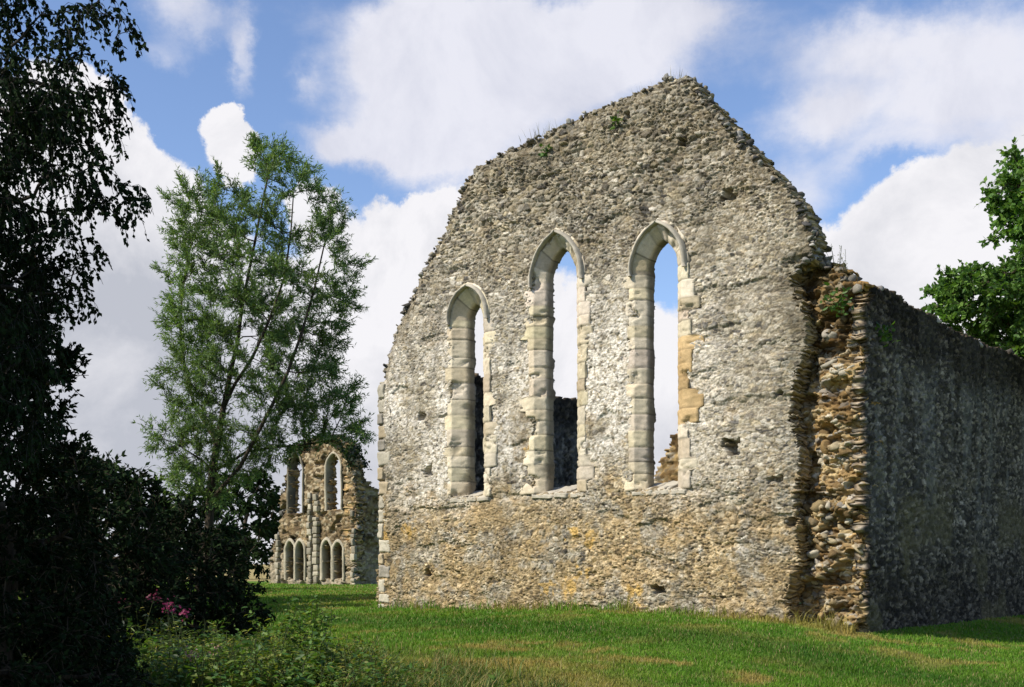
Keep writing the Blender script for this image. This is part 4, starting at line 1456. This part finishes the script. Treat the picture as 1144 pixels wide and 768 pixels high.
fr, ivy = far_ruin()
rg = np.random.default_rng(5)
R2 = Matrix.Rotation(ROT, 3, 'Z')
dl = rg.normal(size=ivy.shape)+np.array([0, -.6, -.3])
V, Fs, C = leaves(ivy, dl, .20, .13, MIDG[rg.integers(0, 4, len(ivy))]*rg.uniform(.7, 1.5, (len(ivy), 1)), rg)
o = link('creeper', mk_mesh('creeper', V, Fs, C), M_LEAF, None, tuple(fr.location), ROT)
tag(o, 'dark creeper hanging over the top of the distant ruin', 'creeper')

# ------------------------------------------------------------------ grass


def build_grass():
    rng = np.random.default_rng(99)
    N = 520000
    # sample uniform in screen-ish space: row then column
    py = rng.uniform(0, 1, N)
    ys = 14.0/(1-py*.80)                   # 14 .. 70 m, density falls with distance
    xs = (rng.uniform(-.47, .47, N))*ys
    ys = ys+rng.uniform(-.4, .4, N)
    s, q = wall_sq(xs, ys)
    built = (s > -.05) & (s < SC_+.05) & (q < -.05)
    built |= (s > SC_-.3) & (s < SC_+.05) & (q < -.3)
    keep = ~built & ~((q < -.1) & (s > 0) & (s < SC_))
    xs, ys = xs[keep], ys[keep]
    n = len(xs)
    s, q = wall_sq(xs, ys)
    z = gz(xs, ys)
    # taller unmown growth on the left and against the masonry
    tall = smooth(xs+ (fbm(xs*1.2, ys*1.2, oct=3, seed=50)-.5)*2.2, -.3, -2.2)*smooth(ys, 20.5, 17.5)
    nearw = smooth(q, .35, .02)*(q > -.2)*(s > 0)*(s < 12.6)
    clump = fbm(xs*2.5, ys*2.5, oct=3, seed=51)
    h = (.026+.042*clump)*(1+3.0*tall+3.2*nearw*clump*2)*rng.uniform(.5, 1.4, n)
    h *= 1+.012*(ys-14)
    wd = .0045*(ys/15)*rng.uniform(.8, 1.6, n)*(1+.4*tall)
    a = rng.uniform(0, 2*pi, n); lean = rng.uniform(.1, .9, n)*h
    c = lawn_colour(xs, ys)
    c = c*rng.uniform(.7, 1.35, (n, 1))
    straw = (rng.random(n) < .10+.10*tall)
    c[straw] = np.array([.30, .25, .11])*rng.uniform(.6, 1.2, (straw.sum(), 1))
    dx, dy = np.cos(a), np.sin(a)
    a2 = a+rng.uniform(.6, 2.4, n)
    A = np.stack([xs-np.cos(a2)*wd, ys-np.sin(a2)*wd, z-.015], -1); B = np.stack([xs+np.cos(a2)*wd, ys+np.sin(a2)*wd, z-.015], -1)
    Mx = np.stack([xs+dx*lean*.35+np.cos(a2)*wd*.6, ys+dy*lean*.35+np.sin(a2)*wd*.6, z+h*.6], -1)
    My = np.stack([xs+dx*lean*.35-np.cos(a2)*wd*.6, ys+dy*lean*.35-np.sin(a2)*wd*.6, z+h*.6], -1)
    T = np.stack([xs+dx*lean, ys+dy*lean, z+h], -1)
    V = np.stack([A, B, Mx, My, T], 1).reshape(-1, 3)
    b0 = (np.arange(n)*5)[:, None]
    me = mk_mesh('grass', V, [b0+np.array([0, 1, 2, 3]), b0+np.array([3, 2, 4])], np.repeat(c, 5, 0))
    o = link('grass', me, M_GRASS)
    tag(o, 'short grass blades of the lawn with dry straw patches', 'grass', kind='stuff')


build_grass()

# ------------------------------------------------------------------ foreground weeds
WEED = 1.3*np.array([[.065, .12, .018], [.045, .095, .018], [.10, .155, .022], [.065, .12, .03], [.13, .15, .03]])


def stems_and_leaves(bases, heights, nleaf, leaf, pal, rng, lean=.25, leaf_lo=.15, branch=0.1):
    n = len(bases); K = 5
    d = np.stack([rng.normal(0, lean, n), rng.normal(0, lean, n), np.ones(n)], -1)
    d /= np.linalg.norm(d, axis=1, keepdims=True)
    tp = [bases]; ta = []; tb = []
    for k in range(K):
        nx = tp[-1]+d*(heights/K)[:, None]
        ta.append(tp[-1]); tb.append(nx); tp.append(nx)
        d = d+rng.normal(0, .10, d.shape)+np.array([0, 0, -.03]); d /= np.linalg.norm(d, axis=1, keepdims=True)
    V1, F1 = tubes(np.concatenate(ta), np.concatenate(tb), np.full(n*K, .004), np.full(n*K, .003), 4)
    C1 = np.tile(np.array([.07, .09, .03]), (len(V1), 1))
    TP = np.stack(tp, 1)
    f = rng.uniform(leaf_lo, 1, (n, nleaf))*K; i = np.minimum(f.astype(int), K-1); fr_ = (f-i)[..., None]
    p = TP[np.arange(n)[:, None], i]*(1-fr_)+TP[np.arange(n)[:, None], i+1]*fr_
    a = rng.uniform(0, 2*pi, (n, nleaf))
    ld = np.stack([np.cos(a), np.sin(a), rng.normal(.15, .35, a.shape)], -1)
    size = (1.15-.7*(f/K))
    p = p+ld*branch*rng.uniform(0, 1, a.shape)[..., None]
    p = p.reshape(-1, 3); ld = ld.reshape(-1, 3)
    cols = pal[rng.integers(0, len(pal), len(p))]*rng.uniform(.7, 1.3, (len(p), 1))
    V2, Fs, C2 = leaves(p, ld, leaf[0], leaf[1], cols, rng, curl=.5, shape='full', up=.45)
    Fs = [x+len(V1) for x in Fs]
    return np.concatenate([V1, V2]), [np.concatenate([F1, Fs[0]]), Fs[1]], np.concatenate([C1, C2]), TP[:, -1]


def build_undergrowth():
    rng = np.random.default_rng(123)
    # low leafy ground cover on the left foreground
    n = 2600
    px = rng.uniform(-20, 640, n)
    d = rng.uniform(13.2, 17.8, n)
    edge = 620-(d-13.2)*68+rng.normal(0, 40, n)
    m = px < edge
    px, d = px[m], d[m]
    x = (px-HX)/F*d
    z = gz(x, d)
    nn = fbm(x*1.3, d*1.3, oct=3, seed=60)
    h = (.18+.45*nn)*rng.uniform(.6, 1.3, len(x))*(.38+.82*smooth(px, 540, 300))
    parts = []
    pick = rng.random(len(x))
    for lo, hi, nl_, lf, pl in ((0, .55, 22, (.062, .030), WEED), (.55, .8, 16, (.11, .062), WEED*np.array([.8, .95, .9])), (.8, 1, 26, (.10, .018), WEED*np.array([1.35, 1.05, .9]))):
        k_ = (pick >= lo) & (pick < hi)
        parts.append(stems_and_leaves(np.stack([x, d, z-.02], -1)[k_], h[k_]*(1.25 if lo > .7 else 1), nl_, lf, pl, rng)[:3])
    V = np.concatenate([p_[0] for p_ in parts]); C = np.concatenate([p_[2] for p_ in parts]); Fs = []; off = 0
    for p_ in parts:
        Fs += [q_+off for q_ in p_[1]]; off += len(p_[0])
    o = link('undergrowth', mk_mesh('undergrowth', V, Fs, C), M_LEAF)
    tag(o, 'tangled leafy weeds and nettles along the left foreground', 'undergrowth', kind='stuff')
    # dry and green tussock grass
    n = 42000
    px = rng.uniform(60, 760, n); d = rng.uniform(13.2, 18.5, n)
    x = (px-HX)/F*d
    cl = fbm(x*2.2, d*2.2, oct=3, seed=62)
    m = (cl > .50) & (px < 720-(d-13.2)*60+rng.normal(0, 30, n))
    x, d, cl = x[m], d[m], cl[m]; n = len(x); z = gz(x, d)
    h = rng.uniform(.10, .34, n)*(.5+cl)
    a = rng.uniform(0, 2*pi, n); le = h*rng.uniform(.2, 1.0, n); wv = .0035*rng.uniform(.8, 1.8, n)
    a2 = a+pi/2
    ox, oy = np.cos(a2)*wv, np.sin(a2)*wv
    P0 = np.stack([x-ox, d-oy, z-.02], -1); P1 = np.stack([x+ox, d+oy, z-.02], -1)
    P2 = np.stack([x+ox+np.cos(a)*le*.35, d+oy+np.sin(a)*le*.35, z+h*.65], -1); P3 = np.stack([x-ox+np.cos(a)*le*.35, d-oy+np.sin(a)*le*.35, z+h*.65], -1)
    P4 = np.stack([x+np.cos(a)*le, d+np.sin(a)*le, z+h*.9], -1)
    V = np.stack([P0, P1, P2, P3, P4], 1).reshape(-1, 3); b0 = (np.arange(n)*5)[:, None]
    pal = np.array([[.30, .24, .09], [.08, .14, .03], [.12, .18, .04], [.22, .20, .07], [.07, .12, .025]])
    c = pal[rng.integers(0, 5, n)]*rng.uniform(.7, 1.2, (n, 1))
    o = link('tall_grass', mk_mesh('tall_grass', V, [b0+np.array([0, 1, 2, 3]), b0+np.array([3, 2, 4])], np.repeat(c, 5, 0)), M_GRASS)
    tag(o, 'long unmown grass mixed with weeds in the left foreground', 'grass', kind='stuff')


build_undergrowth()


def weed(name, label, px, d, height, nst, nleaf, leaf, pal, seed, cat='weed', group=None, flower=None, lean=.15, rad=.18):
    rng = np.random.default_rng(seed)
    x = (px-HX)/F*d; z = float(gz(x, d))
    e = empty(name, (x, d, z)); tag(e, label, cat, group)
    b = np.stack([rng.normal(0, rad, nst), rng.normal(0, rad, nst), np.full(nst, -.03)], -1)
    V, Fs, C, tips = stems_and_leaves(b, height*rng.uniform(.7, 1.05, nst), nleaf, leaf, pal, rng, lean=lean, branch=.06)
    link('foliage', mk_mesh('foliage', V, Fs, C), M_LEAF, e)
    if flower is not None:
        T = tips[np.argsort(-tips[:, 2])[:max(2, nst//2)]]
        for tpt in T:
            P = tpt+rng.normal(0, .03, (24, 3))*np.array([1, 1, 1.3])
            cols = np.array(flower)*rng.uniform(.7, 1.2, (len(P), 1))
            V, Fs, C = leaves(P, rng.normal(size=P.shape), .04, .034, cols, rng, shape='full')
            link('blossom', mk_mesh('blossom', V, Fs, C), M_PETAL, e)


WG2 = 'tall weeds at the lawn edge'
weed('leafy_weed', 'tall bright green leafy weed standing against the shaded lawn, right of its neighbour', 350, 15.4, 1.22, 12, 46, (.10, .045), WEED*1.15, 71, group=WG2)
weed('leafy_weed', 'bright green weed clump left of the tallest one at the lawn edge', 316, 15.2, 1.05, 13, 40, (.09, .045), WEED*1.1, 72, group=WG2)
weed('leafy_weed', 'round-leaved weed low in the foreground below the tallest weed', 348, 13.9, .78, 10, 30, (.11, .08), WEED, 73, group=WG2)
weed('leafy_weed', 'wiry olive-green weed beside long grass, centre left foreground', 402, 15.0, .72, 14, 30, (.06, .03), WEED*np.array([1.3, 1, .8]), 74, group=WG2)
FG = 'balsam plants among the dark bushes'
weed('balsam_plant', 'shaded plant with crimson pink blooms low among the dark bushes', 192, 14.5, 1.05, 6, 26, (.10, .035), DARK*2.2, 75, 'flower', FG, (.32, .05, .13))
weed('balsam_plant', 'plant with pale cream-pink blooms in the left foreground', 216, 13.9, .72, 5, 22, (.10, .035), WEED*.8, 76, 'flower', FG, (.55, .38, .30))
weed('balsam_plant', 'deep shaded plant with dim dark red blooms, leftmost of the flowering ones', 145, 15.2, 1.2, 5, 24, (.10, .035), DARK*1.6, 77, 'flower', FG, (.15, .02, .05))

# ------------------------------------------------------------------ small growth on the masonry


def wall_plant(name, label, sz, y, kind, seed, size=.35, n=22, group=None):
    rng = np.random.default_rng(seed)
    c, s_ = cos(ROT), sin(ROT)
    X = LX+sz[0]*c-y*s_; Y = LY+sz[0]*s_+y*c
    if kind == 'grass':
        a = rng.uniform(0, 2*pi, n); h = size*rng.uniform(.4, 1, n)
        P = np.stack([rng.normal(0, .14, n), rng.normal(0, .1, n), np.full(n, -.05)], -1)
        D = np.stack([np.cos(a)*.25, np.sin(a)*.25, np.ones(n)], -1)
        V, Fs, C = leaves(P, D*1.0, size, .012, np.array([.22, .20, .09])*rng.uniform(.5, 1.3, (n, 1)), rng, curl=.5)
        cat = 'grass tuft'
    elif kind == 'wisp':
        b = np.stack([rng.normal(0, .12, n), rng.normal(0, .08, n), np.full(n, -.05)], -1)
        V, Fs, C, _ = stems_and_leaves(b, size*rng.uniform(.5, 1, n), 9, (.035, .02), np.array([[.35, .36, .28], [.25, .28, .18]]), rng, lean=.25, branch=.05)
        cat = 'weed'
    else:
        a = rng.uniform(0, 2*pi, n)
        P = rng.normal(0, size*.3, (n, 3)); D = np.stack([np.cos(a), np.sin(a)-.5, rng.normal(.2, .5, n)], -1)
        V, Fs, C = leaves(P, D, .13, .07, OAK[rng.integers(0, 4, n)]*rng.uniform(.7, 1.3, (n, 1)), rng, shape='full')
        cat = 'plant'
    o = link(name, mk_mesh(name, V, Fs, C), M_LEAF, None, (X, Y, sz[1]))
    tag(o, label, cat, group)


GT = 'grass tufts on the head of the gable'
wall_plant('grass_tuft', 'dry grass tuft growing at the very peak of the gable', W(748, 88), .3, 'grass', 1, .32, 26, GT)
wall_plant('grass_tuft', 'thin grass tuft on the gable top just left of its peak', W(712, 101), .35, 'grass', 2, .3, 20, GT)
wall_plant('grass_tuft', 'grass tuft midway along the left slope of the gable top', W(608, 148), .3, 'grass', 3, .34, 26, GT)
wall_plant('grass_tuft', 'tall wispy grass tuft on the left slope above the middle lancet', W(588, 156), .3, 'grass', 4, .42, 14, GT)
wall_plant('wall_weed', 'pale wispy weed on the ledge where gable meets side wall', W(934, 303, .6), .7, 'wisp', 5, .60, 11)
wall_plant('fern', 'small bright fern high on the dark side wall near the broken end', (SC_+.08, W(990, 360)[1]), 1.1, 'leafy', 6, .34, 60)
wall_plant('ledge_creeper', 'rusty creeper and leaves on the ledge above the broken core', W(935, 338, .2), .22, 'leafy', 7, .5, 60)
wall_plant('green_sprig', 'small green sprig in the masonry near the top left of the gable', W(612, 170), -.05, 'leafy', 8, .22, 26)
wall_plant('green_sprig', 'small green sprig in the masonry under the gable peak', W(689, 137), -.05, 'leafy', 9, .2, 22)
